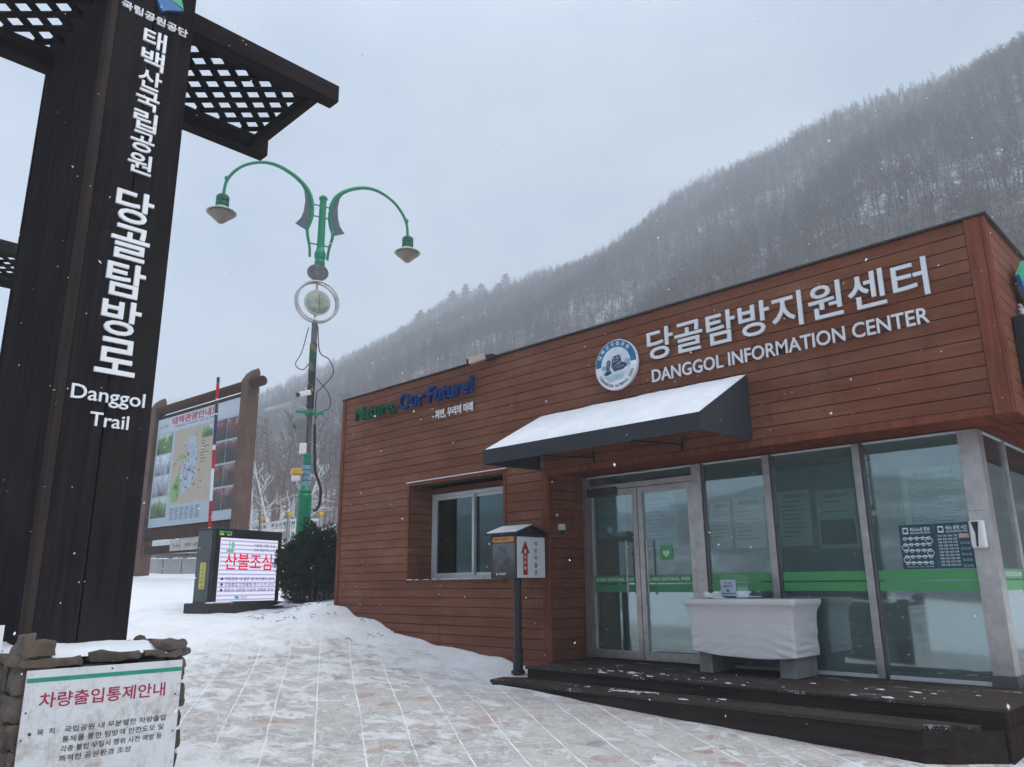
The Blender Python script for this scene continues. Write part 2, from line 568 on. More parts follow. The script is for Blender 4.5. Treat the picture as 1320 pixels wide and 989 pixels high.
M['mapblue'] = plain('map_lilac', (0.33, 0.38, 0.47), 0.4, 0, 0.2, 6)
M['sticker'] = plain('green_sticker', (0.07, 0.36, 0.13), 0.4)
M['flagg'] = plain('flag_green', (0.02, 0.36, 0.21), 0.4)
M['flagb'] = plain('flag_blue', (0.02, 0.13, 0.36), 0.4)
M['emblue'] = plain('emblem_blue', (0.012, 0.13, 0.25), 0.45)
M['emwhite'] = plain('emblem_white', (0.70, 0.72, 0.75), 0.45)
M['empale'] = plain('emblem_pale_blue', (0.58, 0.66, 0.72), 0.45)
M['emgrey'] = plain('emblem_rock_grey', (0.045, 0.052, 0.075), 0.6, 0, 0.5, 40)
M['emmist'] = plain('emblem_mist_blue', (0.26, 0.40, 0.52), 0.6, 0, 0.3, 20)
M['rubber'] = plain('black_rubber', (0.018, 0.018, 0.02), 0.6)
M['carpaint'] = plain('silver_car_paint', (0.42, 0.44, 0.46), 0.3, 0.3)
M['carglass'] = plain('dark_car_glass', (0.02, 0.025, 0.03), 0.1)
M['acrylic'] = mat_glass('clear_acrylic', (0.93, 0.95, 0.96), 0.03)

# ------------------------------------------------------------------ ground
PTS = np.array([(-11.9, 8.3, -.20), (-11.6, 7.4, -.27), (-11.47, 7.6, -.328), (-10.88, 7.6, -.512), (-9.61, 7.6, -.738), (-8.65, 7.6, -.842), (-7.75, 7.6, -.913),
    (-7.35, 7.5, -1.01), (-7.0, 7.2, -1.04), (-7.0, 6.85, -1.10), (-6.49, 6.6, -1.10), (-5.0, 6.6, -1.19), (-3.38, 6.6, -1.26), (-2.18, 6.6, -1.31), (-1.72, 6.94, -1.30), (-1.2, 9.5, -1.2),
    (-14.0, 5.9, -.47), (-13.5, 6.3, -.46), (-13.75, 7.2, -.44), (-13.95, 8.1, -.41), (-13.2, 7.3, -.45), (-13.2, 8.9, -.28), (-13.9, 8.9, -.30), (-12.5, 7.9, -.30), (-12.6, 9.3, -.15), (-13.3, 8.9, -.10), (-12.0, 6.6, -.56), (-14.5, 8.6, -.33),
    (-25.9, 9.64, .44), (-24.5, 11.0, .42), (-20, 8.0, .05), (-19, 9.5, .15), (-18.0, 12.5, .30), (-20.4, 11, .35), (-26, 4, .2), (-30, 12, .7)])
Z0 = [(-8, 3), (-5, 3.5), (-10, 1), (-2, 2), (0, 0), (-9, 5), (-11, 4), (-6, 5), (-3, 4.5), (-12, -4), (-4, -6), (4, 3), (4, 9), (-16, 0), (-20, -6), (0, -14), (-14, 4), (-7, 5.5)]
def plane(x, y):
    xc = np.clip(x, -60, 30)
    yc = np.clip(y, -25, 45)
    return -1.74-0.056*xc+0.048*yc
PX = np.concatenate([PTS[:, :2], np.array(Z0, float)])
PD = np.concatenate([PTS[:, 2]-plane(PTS[:, 0], PTS[:, 1]), np.zeros(len(Z0))])
def gz(x, y):
    x, y = np.asarray(x, float), np.asarray(y, float)
    d2 = (x[..., None]-PX[:, 0])**2+(y[..., None]-PX[:, 1])**2
    w = 1/(d2+0.02)**1.7
    dl = (w*PD).sum(-1)/w.sum(-1)
    far = np.clip((np.sqrt((x+12)**2+(y-6)**2)-22)/25, 0, 1)
    z = plane(x, y)+dl*(1-far)+0.3*far*np.clip((-x-10)/20, 0, 1)
    ins = (x > -11.3) & (x < -1.75) & (y > 8.05) & (y < 14.5)
    return np.where(ins, np.minimum(z, -1.2), z)
def gz1(x, y): return float(gz(np.array([x]), np.array([y]))[0])

def mat_ground():
    t = NT('snowy_stone_paving')
    p = t.pos()
    x, y, z = t.sep(p)
    wob = t.noise(p, 0.6, 2)
    u = t.math('ADD', t.math('MULTIPLY', x, -0.843), t.math('MULTIPLY', y, 0.537))
    v = t.math('ADD', t.math('MULTIPLY', x, 0.537), t.math('MULTIPLY', y, 0.843))
    v = t.math('ADD', v, t.math('MULTIPLY', wob, 0.06))
    uv = t.comb(u, v, 0.0)
    def line(c, pitch, width):
        q = t.math('FRACT', t.math('DIVIDE', c, pitch))
        q = t.math('ABSOLUTE', t.math('SUBTRACT', q, 0.5))
        return t.math('GREATER_THAN', q, 0.5-width/pitch)
    vcell = t.math('FLOOR', t.math('DIVIDE', v, 0.39))
    l1 = line(v, 0.39, 0.0075)
    l2 = t.math('MULTIPLY', line(u, 0.39, 0.006), 0.35)
    cells = t.vor(uv, 5.2, 'F1', 'Color', 0.9)
    edge = t.vor(uv, 5.2, 'DISTANCE_TO_EDGE', 'Distance', 0.9)
    cr = t.sep(cells)
    stone = t.ramp(cr[0], [(0.0, (0.36, 0.315, 0.265)), (0.35, (0.43, 0.385, 0.335)), (0.7, (0.47, 0.43, 0.385)), (0.90, (0.38, 0.20, 0.14)), (0.95, (0.32, 0.16, 0.12)), (0.982, (0.08, 0.085, 0.095)), (1.0, (0.09, 0.09, 0.10))], 'CONSTANT')
    stone = t.mixc(t.ramp(t.noise(p, 22, 5, 0.7), [(0.3, 0.0), (0.8, 0.5)]), stone, (0.28, 0.25, 0.22))
    joint = t.math('MAXIMUM', t.math('MULTIPLY', t.math('LESS_THAN', edge, 0.018), 0.7), t.math('MAXIMUM', l1, l2))
    att = t.n('ShaderNodeAttribute', attribute_name='snow').outputs['Fac']
    # wind-blown snow: patches at three sizes
    big = t.noise(p, 0.55, 4, 0.6)
    mid = t.noise(t.mapping(p, (1.0, 1.5, 1), rot=(0, 0, 0.78)), 3.4, 6, 0.70, 0.6)
    fine = t.noise(p, 13, 5, 0.75)
    cov = t.math('ADD', t.math('ADD', t.math('MULTIPLY', big, 0.55), t.math('MULTIPLY', mid, 1.25)), t.math('MULTIPLY', fine, 0.38))
    cov = t.math('ADD', cov, t.math('SUBTRACT', att, 0.69))
    low = t.math('MULTIPLY', t.math('SUBTRACT', 0.5, edge), 0.10)
    cov = t.math('ADD', cov, low)
    mask = t.ramp(cov, [(0.36, 0.0), (0.46, 0.45), (0.60, 0.72), (0.82, 1.0)])
    pale_veil = t.ramp(t.noise(p, 5.0, 6, 0.75), [(0.3, 0.10), (0.7, 0.50)])
    jm = t.math('MULTIPLY', joint, t.ramp(t.noise(p, 2.2, 5, 0.7), [(0.38, 0.05), (0.6, 0.85)]))
    snowc = t.ramp(t.noise(p, 2.4, 5), [(0.3, (0.80, 0.805, 0.82)), (0.7, (0.90, 0.90, 0.91))])
    c = t.mixc(pale_veil, stone, (0.82, 0.82, 0.83))
    c = t.mixc(jm, c, (0.86, 0.86, 0.87))
    c = t.mixc(mask, c, snowc)
    l3 = t.math('MULTIPLY', t.math('MULTIPLY', l1, t.ramp(att, [(0.10, 0.85), (0.30, 0.0)])), t.ramp(t.noise(p, 1.7, 5, 0.7), [(0.36, 0.15), (0.58, 0.9)]))
    c = t.mixc(l3, c, (0.90, 0.90, 0.91))
    h = t.math('ADD', t.math('MULTIPLY', mask, 0.8), t.math('MULTIPLY', t.noise(p, 30, 4, 0.7), 0.35))
    t.bump(h, 0.8, 0.03)
    return t.set(c, 0.75, 0, 0.25)

def make_ground():
    def axis(lo, hi, f0, f1, step):
        a = list(np.arange(f0, f1+1e-6, step))
        s, x = step, f0
        left = []
        while x > lo:
            s *= 1.22
            x -= s
            left.append(x)
        s, x = step, f1
        right = []
        while x < hi:
            s *= 1.22
            x += s
            right.append(x)
        return np.array(left[::-1]+a+right)
    xs = axis(-1500, 400, -18, 1, 0.11)
    ys = axis(-300, 800, -1, 10, 0.11)
    X, Y = np.meshgrid(xs, ys)
    Z = np.zeros_like(X)
    for i in range(X.shape[0]): Z[i] = gz(X[i], Y[i])
    # snow depth: thin on the paving, banked along walls and beyond the plaza
    wall = np.exp(-np.clip(7.5-Y, 0, 9)/0.55)*((X < -6.9) & (X > -12.5))
    far = np.clip((-X-11.2+0.28*Y)/2.5, 0, 1)
    right = 0.20*np.exp(-np.clip(6.55-Y, 0, 9)/0.22)*((X > -6.9) & (X < -1))
    bank = np.clip(wall+right, 0, 1)
    S = np.clip(0.28*bank*2.2+0.42*far, 0, 0.75)
    S -= 0.10*np.clip((X+7.5)/3, 0, 1)
    S += 0.40*np.exp(-(((X+6.2)/1.0)**2+((Y-2.6)/0.7)**2))
    S = np.where((Y > 14) | (X < -16) | (Y < -4) | (X > 3), 0.8, S)
    lump = np.zeros_like(X)
    for i in range(X.shape[0]):
        for j in range(X.shape[1]):
            if -27 < X[i, j] < 1 and -1 < Y[i, j] < 14:
                q = Vector((X[i, j], Y[i, j], 0))
                lump[i, j] = mnoise.noise(q*1.1)*0.5+mnoise.noise(q*2.6)*0.38+mnoise.noise(q*6.0)*0.20
    Z += lump*(0.012+0.10*np.clip(S, 0, 0.6))
    V = np.stack([X, Y, Z], -1).reshape(-1, 3)
    nx, ny = len(xs), len(ys)
    I = np.arange(nx*ny).reshape(ny, nx)
    F = np.stack([I[:-1, :-1], I[:-1, 1:], I[1:, 1:], I[1:, :-1]], -1).reshape(-1, 4)
    me = bpy.data.meshes.new('ground')
    me.from_pydata(V.tolist(), [], F.tolist())
    me.polygons.foreach_set('use_smooth', [True]*len(me.polygons))
    a = me.attributes.new('snow', 'FLOAT', 'POINT')
    a.data.foreach_set('value', S.reshape(-1).astype(np.float32))
    me.materials.append(mat_ground())
    o = bpy.data.objects.new('ground', me)
    col.objects.link(o)
    tag(o, 'snow dusted crazy stone paving rising away from the camera', 'ground', kind='structure')
make_ground()

# ------------------------------------------------------------------ hills
def mat_hill():
    t = NT('snow_and_leaf_litter')
    p = t.pos()
    f = t.noise(p, 0.045, 8, 0.72)
    g = t.noise(p, 0.6, 5, 0.7)
    k = t.math('ADD', t.math('MULTIPLY', f, 0.65), t.math('MULTIPLY', g, 0.35))
    c = t.ramp(k, [(0.40, (0.075, 0.064, 0.062)), (0.50, (0.14, 0.122, 0.12)), (0.58, (0.45, 0.46, 0.49)), (0.70, (0.72, 0.73, 0.76))])
    return t.set(c, 0.9, 0, 0.1)
M['hill'] = mat_hill()
RX = np.array([-900, -700, -600, -520, -468, -420, -371, -350, -328, -315, -289, -244, -192, -153, -119, -92, -62, -40, 40, 150, 400])
RZ = np.array([60, 66, 72, 80, 88, 96, 105, 121, 128, 130, 129, 128, 129, 135, 141, 145, 147, 147, 152, 154, 154.])
def ridge(x): return np.interp(x, RX, RZ)
def hill_z(x, y):
    x, y = np.asarray(x, float), np.asarray(y, float)
    s = np.clip((y-38)/(240-38), 0, 1)
    base = gz(x, np.minimum(y, 40))-0.4
    up = base+(ridge(x)-base)*s**1.12
    dn = ridge(x)-np.clip(y-240, 0, None)*0.35
    z = np.where(y < 240, up, dn)
    w = np.clip((y-45)/60, 0, 1)*np.clip((250-y)/70, 0.15, 1)*0.8
    z = z+3.0*np.clip((y-150)/80, 0, 1)*(np.sin(x*0.045+0.8)+0.7*np.sin(x*0.093+2))
    z = z+w*(5.0*np.sin(x*0.035+y*0.012)+3.0*np.sin(x*0.081+1.3-y*0.02)+1.5*np.sin(x*0.19+y*0.07))
    return z
def grid_obj(name, xs, ys, zf, mat, **k):
    X, Y = np.meshgrid(xs, ys)
    Z = zf(X, Y)
    nx, ny = len(xs), len(ys)
    I = np.arange(nx*ny).reshape(ny, nx)
    F = np.stack([I[:-1, :-1], I[:-1, 1:], I[1:, 1:], I[1:, :-1]], -1).reshape(-1, 4)
    me = bpy.data.meshes.new(name)
    me.from_pydata(np.stack([X, Y, Z], -1).reshape(-1, 3).tolist(), [], F.tolist())
    me.polygons.foreach_set('use_smooth', [True]*len(me.polygons))
    me.materials.append(mat)
    o = bpy.data.objects.new(name, me)
    col.objects.link(o)
    return tag(o, **k)
grid_obj('hill', np.linspace(-880, 380, 180), np.concatenate([np.linspace(36, 250, 60), np.linspace(260, 420, 10)]), hill_z, M['hill'],
         label='steep wooded hillside behind the timber building, dusted with snow', cat='hill', kind='structure')
FX = np.array([-1300, -1120, -938, -917, -873, -837, -813, -779, -700, -500.])
FZ = np.array([150, 175, 204, 226, 217, 220, 198, 170, 140, 100.])
def far_z(x, y):
    # a ridge running across the valley, its crest on the line x = -1100 + .8*y
    cx_ = -1120+0.83*(y-130)
    rz_ = np.interp(y, [-300, 60, 250, 342, 363, 405, 440, 464, 497, 620, 800], [120, 165, 185, 200, 224, 216, 219, 198, 170, 130, 90])
    d = np.abs(x-(-938+0.6*(y-342)))
    return np.maximum(rz_-d*0.42, -1)
grid_obj('distant_hill', np.linspace(-1450, -520, 60), np.linspace(-300, 800, 90), far_z, M['hill'],
         label='faint distant ridge closing the valley in the mist', cat='hill', kind='structure')
def opp_z(x, y):  # unseen slope added behind the camera, its height set for the panes' reflections
    s = np.clip((-55-y)/150, 0, 1)
    return gz(x, np.maximum(y, -25))-0.4+s*26+3*np.sin(x*0.05)*s
grid_obj('reflected_slope', np.linspace(-700, 500, 60), np.linspace(-260, -52, 24), opp_z, M['hill'],
         label='opposite valley side behind the camera', cat='hill', kind='structure')

# ------------------------------------------------------------------ trees
def mat_bark(name, c, c2, sc=6):
    t = NT(name)
    f = t.noise(t.objc(), sc, 5, 0.7)
    oi = t.n('ShaderNodeObjectInfo').outputs['Random']
    b = t.ramp(f, [(0.35, c), (0.7, c2)])
    b = t.mixc(t.math('MULTIPLY', oi, 0.5), b, tuple(a*0.55 for a in c))
    return t.set(b, 0.9, 0, 0.1)
M['bark'] = mat_bark('grey_bark', (0.10, 0.088, 0.084), (0.24, 0.22, 0.21))
M['twig'] = mat_bark('brown_twigs', (0.085, 0.066, 0.064), (0.15, 0.12, 0.115))
M['larch'] = mat_bark('reddish_brown_twigs', (0.125, 0.080, 0.066), (0.20, 0.135, 0.11))
M['birch'] = mat_bark('white_birch_bark', (0.52, 0.50, 0.48), (0.75, 0.74, 0.72))
M['needle'] = mat_bark('dark_green_needles', (0.012, 0.024, 0.015), (0.035, 0.055, 0.032), 3)

def branch_tree(rng, H, r0, n1=16, n2=4, n3=3, start=0.3, spread=0.5, lean=0.05, up=0.7, twig=0.02, multi=1):
    tr, cr = MB(), MB()
    for k in range(multi):
        p = Vector((0, 0, -0.3))
        d = Vector((rng.uniform(-lean, lean), rng.uniform(-lean, lean), 1))
        if multi > 1:
            a = 2*math.pi*k/multi+rng.uniform(-.4, .4)
            d = Vector((math.cos(a)*0.35, math.sin(a)*0.35, 1))
        d.normalize()
        path, rad = [p.copy()], [r0]
        n = 7
        for i in range(n):
            d = (d+Vector((rng.uniform(-.09, .09), rng.uniform(-.09, .09), 0.06))).normalized()
            p = p+d*(H+0.3)/n
            path.append(p.copy())
            rad.append(r0*(1-0.88*(i+1)/n))
        tr.tube(path, rad, 5)
        def at(f):
            x = f*n
            i = min(int(x), n-1)
            return path[i].lerp(path[i+1], x-i), rad[i]*(1-(x-i))+rad[i+1]*(x-i)
        for j in range(n1):
            f = start+(1-start)*(j+rng.random())/n1
            f = min(f, 0.985)
            q, rr = at(f)
            a = j*2.4+rng.uniform(-.5, .5)
            L = H*spread*(1.05-f)*rng.uniform(0.65, 1.1)+0.35
            dd = Vector((math.cos(a), math.sin(a), up*rng.uniform(0.6, 1.5))).normalized()
            grow(cr, rng, q, dd, L, max(rr*0.42, twig*0.7), n2, n3, twig, up)
    return tr, cr
def grow(cr, rng, q, d, L, r, n2, n3, twig, up):
    pts = [q]
    dd = d.copy()
    for i in range(3):
        dd = (dd+Vector((rng.uniform(-.22, .22), rng.uniform(-.22, .22), 0.10*up+rng.uniform(-.08, .16)))).normalized()
        pts.append(pts[-1]+dd*L/3)
    cr.tube(pts, [r, r*0.75, r*0.5, r*0.25], 3, cap=False)
    for k in range(n2):
        f = 0.25+0.75*(k+rng.random())/n2
        i = min(int(f*3), 2)
        s = pts[i].lerp(pts[i+1], f*3-i)
        ax = (pts[i+1]-pts[i]).normalized()
        side = ax.orthogonal()
        side.rotate(Matrix.Rotation(rng.uniform(0, 6.28), 3, ax))
        d2 = (ax*0.75+side*0.75+Vector((0, 0, 0.28*up))).normalized()
        L2 = L*0.46*rng.uniform(0.7, 1.2)
        m = s+d2*L2*0.55
        e = m+(d2+Vector((rng.uniform(-.2, .2), rng.uniform(-.2, .2), 0.2*up))).normalized()*L2*0.5
        cr.tube([s, m, e], [max(r*0.45, twig*0.5), max(r*0.3, twig*0.42), twig*0.22], 3, cap=False)
        for h in range(n3):
            s3 = s.lerp(e, 0.3+0.7*(h+rng.random())/max(n3, 1))
            d3 = (d2+Vector((rng.uniform(-.8, .8), rng.uniform(-.8, .8), rng.uniform(-.2, .8)*up))).normalized()
            L3 = L2*0.5*rng.uniform(0.6, 1.2)
            cr.tube([s3, s3+d3*L3], [twig*0.42, twig*0.15], 3, cap=False)
def conifer(rng, H, r0, width, tiers=15, lop=0.3, start=0.25):
    tr, cr = MB(), MB()
    tr.tube([(0, 0, -0.3), (0.05, 0, H*0.5), (0, 0.03, H*0.98)], [r0, r0*0.65, 0.03], 6)
    for i in range(tiers):
        f = start+(1-start)*i/tiers
        nb = 6
        for k in range(nb):
            a = i*1.3+k*2*math.pi/nb+rng.uniform(-.3, .3)
            L = width*(1.0-0.75*((f-start)/(1-start))**1.5)*rng.uniform(1-lop, 1.1)
            z = f*H+rng.uniform(-.2, .2)
            d = Vector((math.cos(a), math.sin(a), rng.uniform(-.08, .22)))
            base = Vector((0, 0, z))
            cr.tube([base, base+d*L], [0.04, 0.012], 3, cap=False)
            for j in range(18):
                q = base+d*L*rng.uniform(0.3, 1.05)+Vector((rng.uniform(-.3, .3), rng.uniform(-.3, .3), rng.uniform(-.12, .22)))*L*0.38
                s = rng.uniform(0.16, 0.34)
                n_ = Vector((rng.uniform(-1, 1), rng.uniform(-1, 1), rng.uniform(0, 1.2))).normalized()
                u = n_.orthogonal().normalized()
                w = n_.cross(u)
                cr.add([(q+u*s)[:], (q+w*s*0.5)[:], (q-u*s)[:], (q-w*s*0.5)[:]], [(0, 1, 2, 3)])
    return tr, cr
def make_tree(name, geo, bark, leaf, label, cat='tree', group=None):
    tr, cr = geo
    root = thing(name, label, cat, (0, 0, 0), 0, group)
    tr.build('trunk', bark, root, smooth=True, local=True)
    cr.build('crown', leaf, root, local=True)
    return root
def place(o, x, y, z, s=1.0, rz=0.0):
    o.location = (x, y, z)
    o.rotation_euler = (0, 0, rz)
    o.scale = (s, s, s)
rng = random.Random(11)
# the white birch behind the railing
bt = make_tree('birch_tree', branch_tree(random.Random(5), 5.6, 0.15, 10, 4, 2, 0.30, 0.42, 0.05, 0.55, 0.055, 2), M['birch'], M['birch'],
               'white barked bare birch with forked trunk standing between the map board and the lamp post')
place(bt, -34.9, 19.6, gz1(-34.9, 19.6), 0.86, 0.6)
bt2 = make_tree('birch_tree', branch_tree(random.Random(8), 4.6, 0.09, 9, 4, 2, 0.35, 0.32, 0.08, 0.8, 0.026), M['birch'], M['bark'],
                'thin pale birch sapling beside the larger forked birch')
place(bt2, -35.6, 18.6, gz1(-35.6, 18.6), 0.8, 2.0)
# bare trees one can tell apart at the foot of the hill
protos = []
kinds = [('larch', 'larch', 11.0, 0.16, 24, 4, 3, 0.22, 0.20, 0.35), ('larch', 'larch', 9.5, 0.14, 22, 4, 3, 0.25, 0.22, 0.5),
         ('bark', 'twig', 12.5, 0.20, 17, 5, 3, 0.35, 0.34, 0.8), ('bark', 'twig', 11.5, 0.17, 16, 5, 3, 0.4, 0.30, 1.0)]
for i, (b, l, H, r0, n1, n2, n3, st, spd, up) in enumerate(kinds):
    g = branch_tree(random.Random(20+i), H, r0, n1, n2, n3, st, spd, 0.05, up, 0.05)
    protos.append(make_tree('larch_tree' if i < 2 else 'bare_tree', g, M[b], M[l],
        'slim reddish brown leafless larch in the stand at the foot of the hill' if i < 2 else 'grey leafless broadleaf tree in the stand at the foot of the hill', 'tree',
        'larches at the foot of the hill' if i < 2 else 'bare broadleaf trees at the foot of the hill'))
spots = []
while len(spots) < 64:
    d, px = rng.uniform(55, 112), rng.uniform(120, 480)
    a = math.atan((px-660)/1037)
    x = d*(math.sin(a)*math.sin(R(45.68))-math.cos(a)*math.cos(R(45.68)))/math.cos(a)
    y = d*(math.sin(a)*math.cos(R(45.68))+math.cos(a)*math.sin(R(45.68)))/math.cos(a)
    if y > 62 or y < 12 or (190 < px < 322 and d < 95): continue
    spots.append((x, y))
for i, (x, y) in enumerate(spots):
    k = i % 4 if i % 3 else i % 2
    o = protos[k] if i == k and i < 4 and not protos[k].get('_used') else copy_tree(protos[k])
    place(o, x, y, float(hill_z(x, y)) if y > 40 else gz1(x, y), rng.uniform(0.7, 1.05), rng.uniform(0, 6.28))
    if o in protos: o['_used'] = 1
for p_ in protos:
    if p_.get('_used') is None:
        place(p_, -75+rng.uniform(-5, 5), 40+rng.uniform(-4, 4), 5.0, 0.9)
        p_.location.z = float(hill_z(p_.location.x, p_.location.y))
    else:
        del p_['_used']
# pines one can tell apart on the skyline
pine = make_tree('pine_tree', conifer(random.Random(3), 10.5, 0.25, 3.6, 9, 0.55, 0.5), M['bark'], M['needle'],
                 'dark green pine standing out among bare trees on the skyline', 'tree', 'pines on the skyline')
pine2 = make_tree('pine_tree', conifer(random.Random(4), 9.5, 0.22, 3.2, 9, 0.6, 0.45), M['bark'], M['needle'],
                  'dark green pine standing out among bare trees on the skyline', 'tree', 'pines on the skyline')
pines = [(-297, 236), (-290, 232), (-300, 228), (-268, 234), (-262, 237), (-247, 233), (-236, 238), (-232, 230)]
for i, (x, y) in enumerate(pines):
    o = (pine, pine2)[i] if i < 2 else copy_tree((pine, pine2)[i % 2])
    place(o, x, y, float(hill_z(x, y))-0.3, rng.uniform(0.9, 1.25), rng.uniform(0, 6))

# the wood on the hill that reads as one mass: points that carry bare trees
def make_wood(name, label, P, protos_geo, s0=0.36, s1=0.62):
    me = bpy.data.meshes.new(name)
    me.from_pydata(P.tolist(), [], [])
    ob = bpy.data.objects.new(name, me)
    col.objects.link(ob)
    tag(ob, label, 'wood', kind='stuff')
    ng = bpy.data.node_groups.new('wood_nodes', 'GeometryNodeTree')
    ng.interface.new_socket('Geometry', in_out='INPUT', socket_type='NodeSocketGeometry')
    ng.interface.new_socket('Geometry', in_out='OUTPUT', socket_type='NodeSocketGeometry')
    n, l = ng.nodes.new, ng.links.new
    gi, go = n('NodeGroupInput'), n('NodeGroupOutput')
    iop = n('GeometryNodeInstanceOnPoints')
    l(gi.outputs[0], iop.inputs['Points'])
    for root in protos_geo[::-1]:
        jn = n('GeometryNodeJoinGeometry')
        for ch in root.children:
            oi = n('GeometryNodeObjectInfo')
            oi.transform_space = 'ORIGINAL'
            oi.inputs['Object'].default_value = ch
            l(oi.outputs['Geometry'], jn.inputs[0])
        gt = n('GeometryNodeGeometryToInstance')
        l(jn.outputs[0], gt.inputs[0])
        if 'jall' not in locals(): jall = n('GeometryNodeJoinGeometry')
        l(gt.outputs[0], jall.inputs[0])
    l(jall.outputs[0], iop.inputs['Instance'])
    iop.inputs['Pick Instance'].default_value = True
    def rnd(kind, lo, hi, seed):
        r = n('FunctionNodeRandomValue')
        r.data_type = kind
        ins = {'INT': (4, 5), 'FLOAT': (2, 3), 'FLOAT_VECTOR': (0, 1)}[kind]
        outs = {'INT': 2, 'FLOAT': 1, 'FLOAT_VECTOR': 0}[kind]
        r.inputs[ins[0]].default_value = lo
        r.inputs[ins[1]].default_value = hi
        r.inputs['Seed'].default_value = seed
        return r.outputs[outs]
    l(rnd('INT', 0, len(protos_geo)-1, 1), iop.inputs['Instance Index'])
    l(rnd('FLOAT_VECTOR', (-0.05, -0.05, 0), (0.05, 0.05, 6.28), 2), iop.inputs['Rotation'])
    l(rnd('FLOAT', s0, s1, 3), iop.inputs['Scale'])
    l(iop.outputs[0], go.inputs[0])
    md = ob.modifiers.new('wood', 'NODES')
    md.node_group = ng
    return ob
rs = np.random.default_rng(4)
NW = 30000
wx = rs.uniform(-520, 40, NW*2)
wy = 55+rs.random(NW*2)**0.85*188
keep = rs.random(NW*2) < np.clip(1.15-(np.hypot(wx, wy)-60)/900, 0.45, 1)
wx, wy = wx[keep][:NW], wy[keep][:NW]
make_wood('hillside_wood', 'grey brown leafless wood covering the whole hillside', np.stack([wx, wy, hill_z(wx, wy)-0.2], -1), [protos[2], protos[3], protos[0]])
rx_ = rs.uniform(-420, 30, 1500)
ry_ = rs.normal(236, 7, 1500)
ok_ = np.sin(rx_*0.11)+np.sin(rx_*0.047+1)+rs.normal(0, 0.8, 1500) > -0.7
rx_, ry_ = rx_[ok_], ry_[ok_]
make_wood('ridge_wood', 'taller leafless trees lining the crest of the hill', np.stack([rx_, ry_, hill_z(rx_, ry_)-0.2], -1), [protos[2], protos[3]], 0.42, 0.72)

# ------------------------------------------------------------------ the timber building
FY, GY = 7.6, 8.3                      # facade plane, glass plane
XL, XR, XJ = -11.62, -1.45, -6.77      # left corner, right corner, jamb of the entrance recess
ZT, ZS, ZD = 3.20, 1.41, -0.92         # top, soffit, deck
bld = thing('information_center', 'low brown timber clad visitor centre with glazed entrance', 'building', (XL, FY, -1.2))
def planks(mb, rects, pos, axis, out, th=0.026, gap=0.009, top=ZT):
    """rects: (u0,u1,z0,z1); boards run along u. pos is the face of the backing, out = +-1"""
    for u0, u1, z0, z1 in rects:
        k = 0
        while True:
            a, b = top-(k+1)*0.125+gap/2, top-k*0.125-gap/2
            k += 1
            if b < z0: break
            a, b = max(a, z0), min(b, z1)
            if b-a < 0.012: continue
            p0, p1 = sorted((pos, pos+out*th))
            if axis == 'x': mb.box(u0, u1, p0, p1, a, b)
            else: mb.box(p0, p1, u0, u1, a, b)
WX0, WX1, WZ0, WZ1 = -9.68, -7.60, 0.08, 1.50     # window recess
ct = 0.13
f = MB()
planks(f, [(XL+0.075, WX0-0.045, -1.5, ZT), (WX1+0.045, XJ-ct, -1.5, ZT), (WX0-0.045, WX1+0.045, WZ1+0.05, ZT), (WX0-0.045, WX1+0.045, -1.5, WZ0-0.03),
           (XJ-ct, XR-0.17, ZS+0.05, ZT)], FY+0.03, 'x', -1)
f.build('front_siding', M['siding'], bld)
f = MB()
planks(f, [(FY+0.10, 13.4, ZS+0.05, ZT)], XR-0.03, 'y', 1)
f.build('side_siding', M['siding'], bld)
for (q, px_, sg_) in (((FY+0.03, GY+0.1, -1.5, ZS), XJ-0.03, 1), ((FY+0.03, 8.12, WZ0, WZ1), WX0-0.03, 1), ((FY+0.03, 8.12, WZ0, WZ1), WX1+0.03, -1)):
    f = MB()                            # jamb of the recess and reveals of the window
    planks(f, [q], px_, 'y', sg_)
    f.build('reveal_siding', M['siding'], bld)
f = MB()                                # backing walls
f.box(XL+0.01, WX0-0.032, FY+0.031, FY+0.20, -1.6, ZT-0.02)
f.box(WX1+0.032, XJ-0.032, FY+0.031, FY+0.20, -1.6, ZT-0.02)
f.box(WX0-0.032, WX1+0.032, FY+0.031, FY+0.20, WZ1+0.002, ZT-0.02)
f.box(WX0-0.032, WX1+0.032, FY+0.031, FY+0.20, -1.6, WZ0-0.04)
f.box(XJ-0.032, XR-0.032, FY+0.031, FY+0.20, ZS+0.03, ZT-0.02)
f.box(XR-0.20, XR-0.032, FY+0.201, 13.4, ZS+0.03, ZT-0.02)
f.box(XL+0.01, XL+0.19, FY+0.201, 13.4, -1.6, ZT-0.02)
f.box(XL+0.2, XR-0.2, 13.2, 13.4, -1.6, ZT-0.02)
f.box(XJ-0.20, XJ-0.032, FY+0.201, 13.19, -1.6, ZS+0.02)
f.box(WX0-0.20, WX0-0.032, FY+0.201, 8.16, WZ0-0.03, WZ1+0.1)
f.box(WX1+0.032, WX1+0.2, FY+0.201, 8.16, WZ0-0.03, WZ1+0.1)
f.build('wall', M['groove'], bld)
f = MB()
planks(f, [(11.21, 13.21, -1.3, ZS)], -1.96, 'y', 1)
planks(f, [(-2.3, -1.935, -1.3, ZS)], 11.238, 'x', -1)
f.build('rear_siding', M['siding'], bld)
f = MB()
f.box(-2.3, -1.962, 11.24, 13.19, -1.4, ZS)
f.build('rear_wall', M['groove'], bld)
f = MB()
planks(f, [(FY+0.08, 13.4, -1.5, ZT)], XL, 'y', -1)
f.build('end_siding', M['siding'], bld)
f = MB()
f.box(XL+0.02, XR-0.02, FY+0.05, 13.38, ZT-0.018, ZT+0.02)
f.build('roof', M['coping'], bld)
f = MB()
f.box(XL-0.03, XR+0.03, FY-0.030, FY+0.12, ZT+0.001, ZT+0.022)
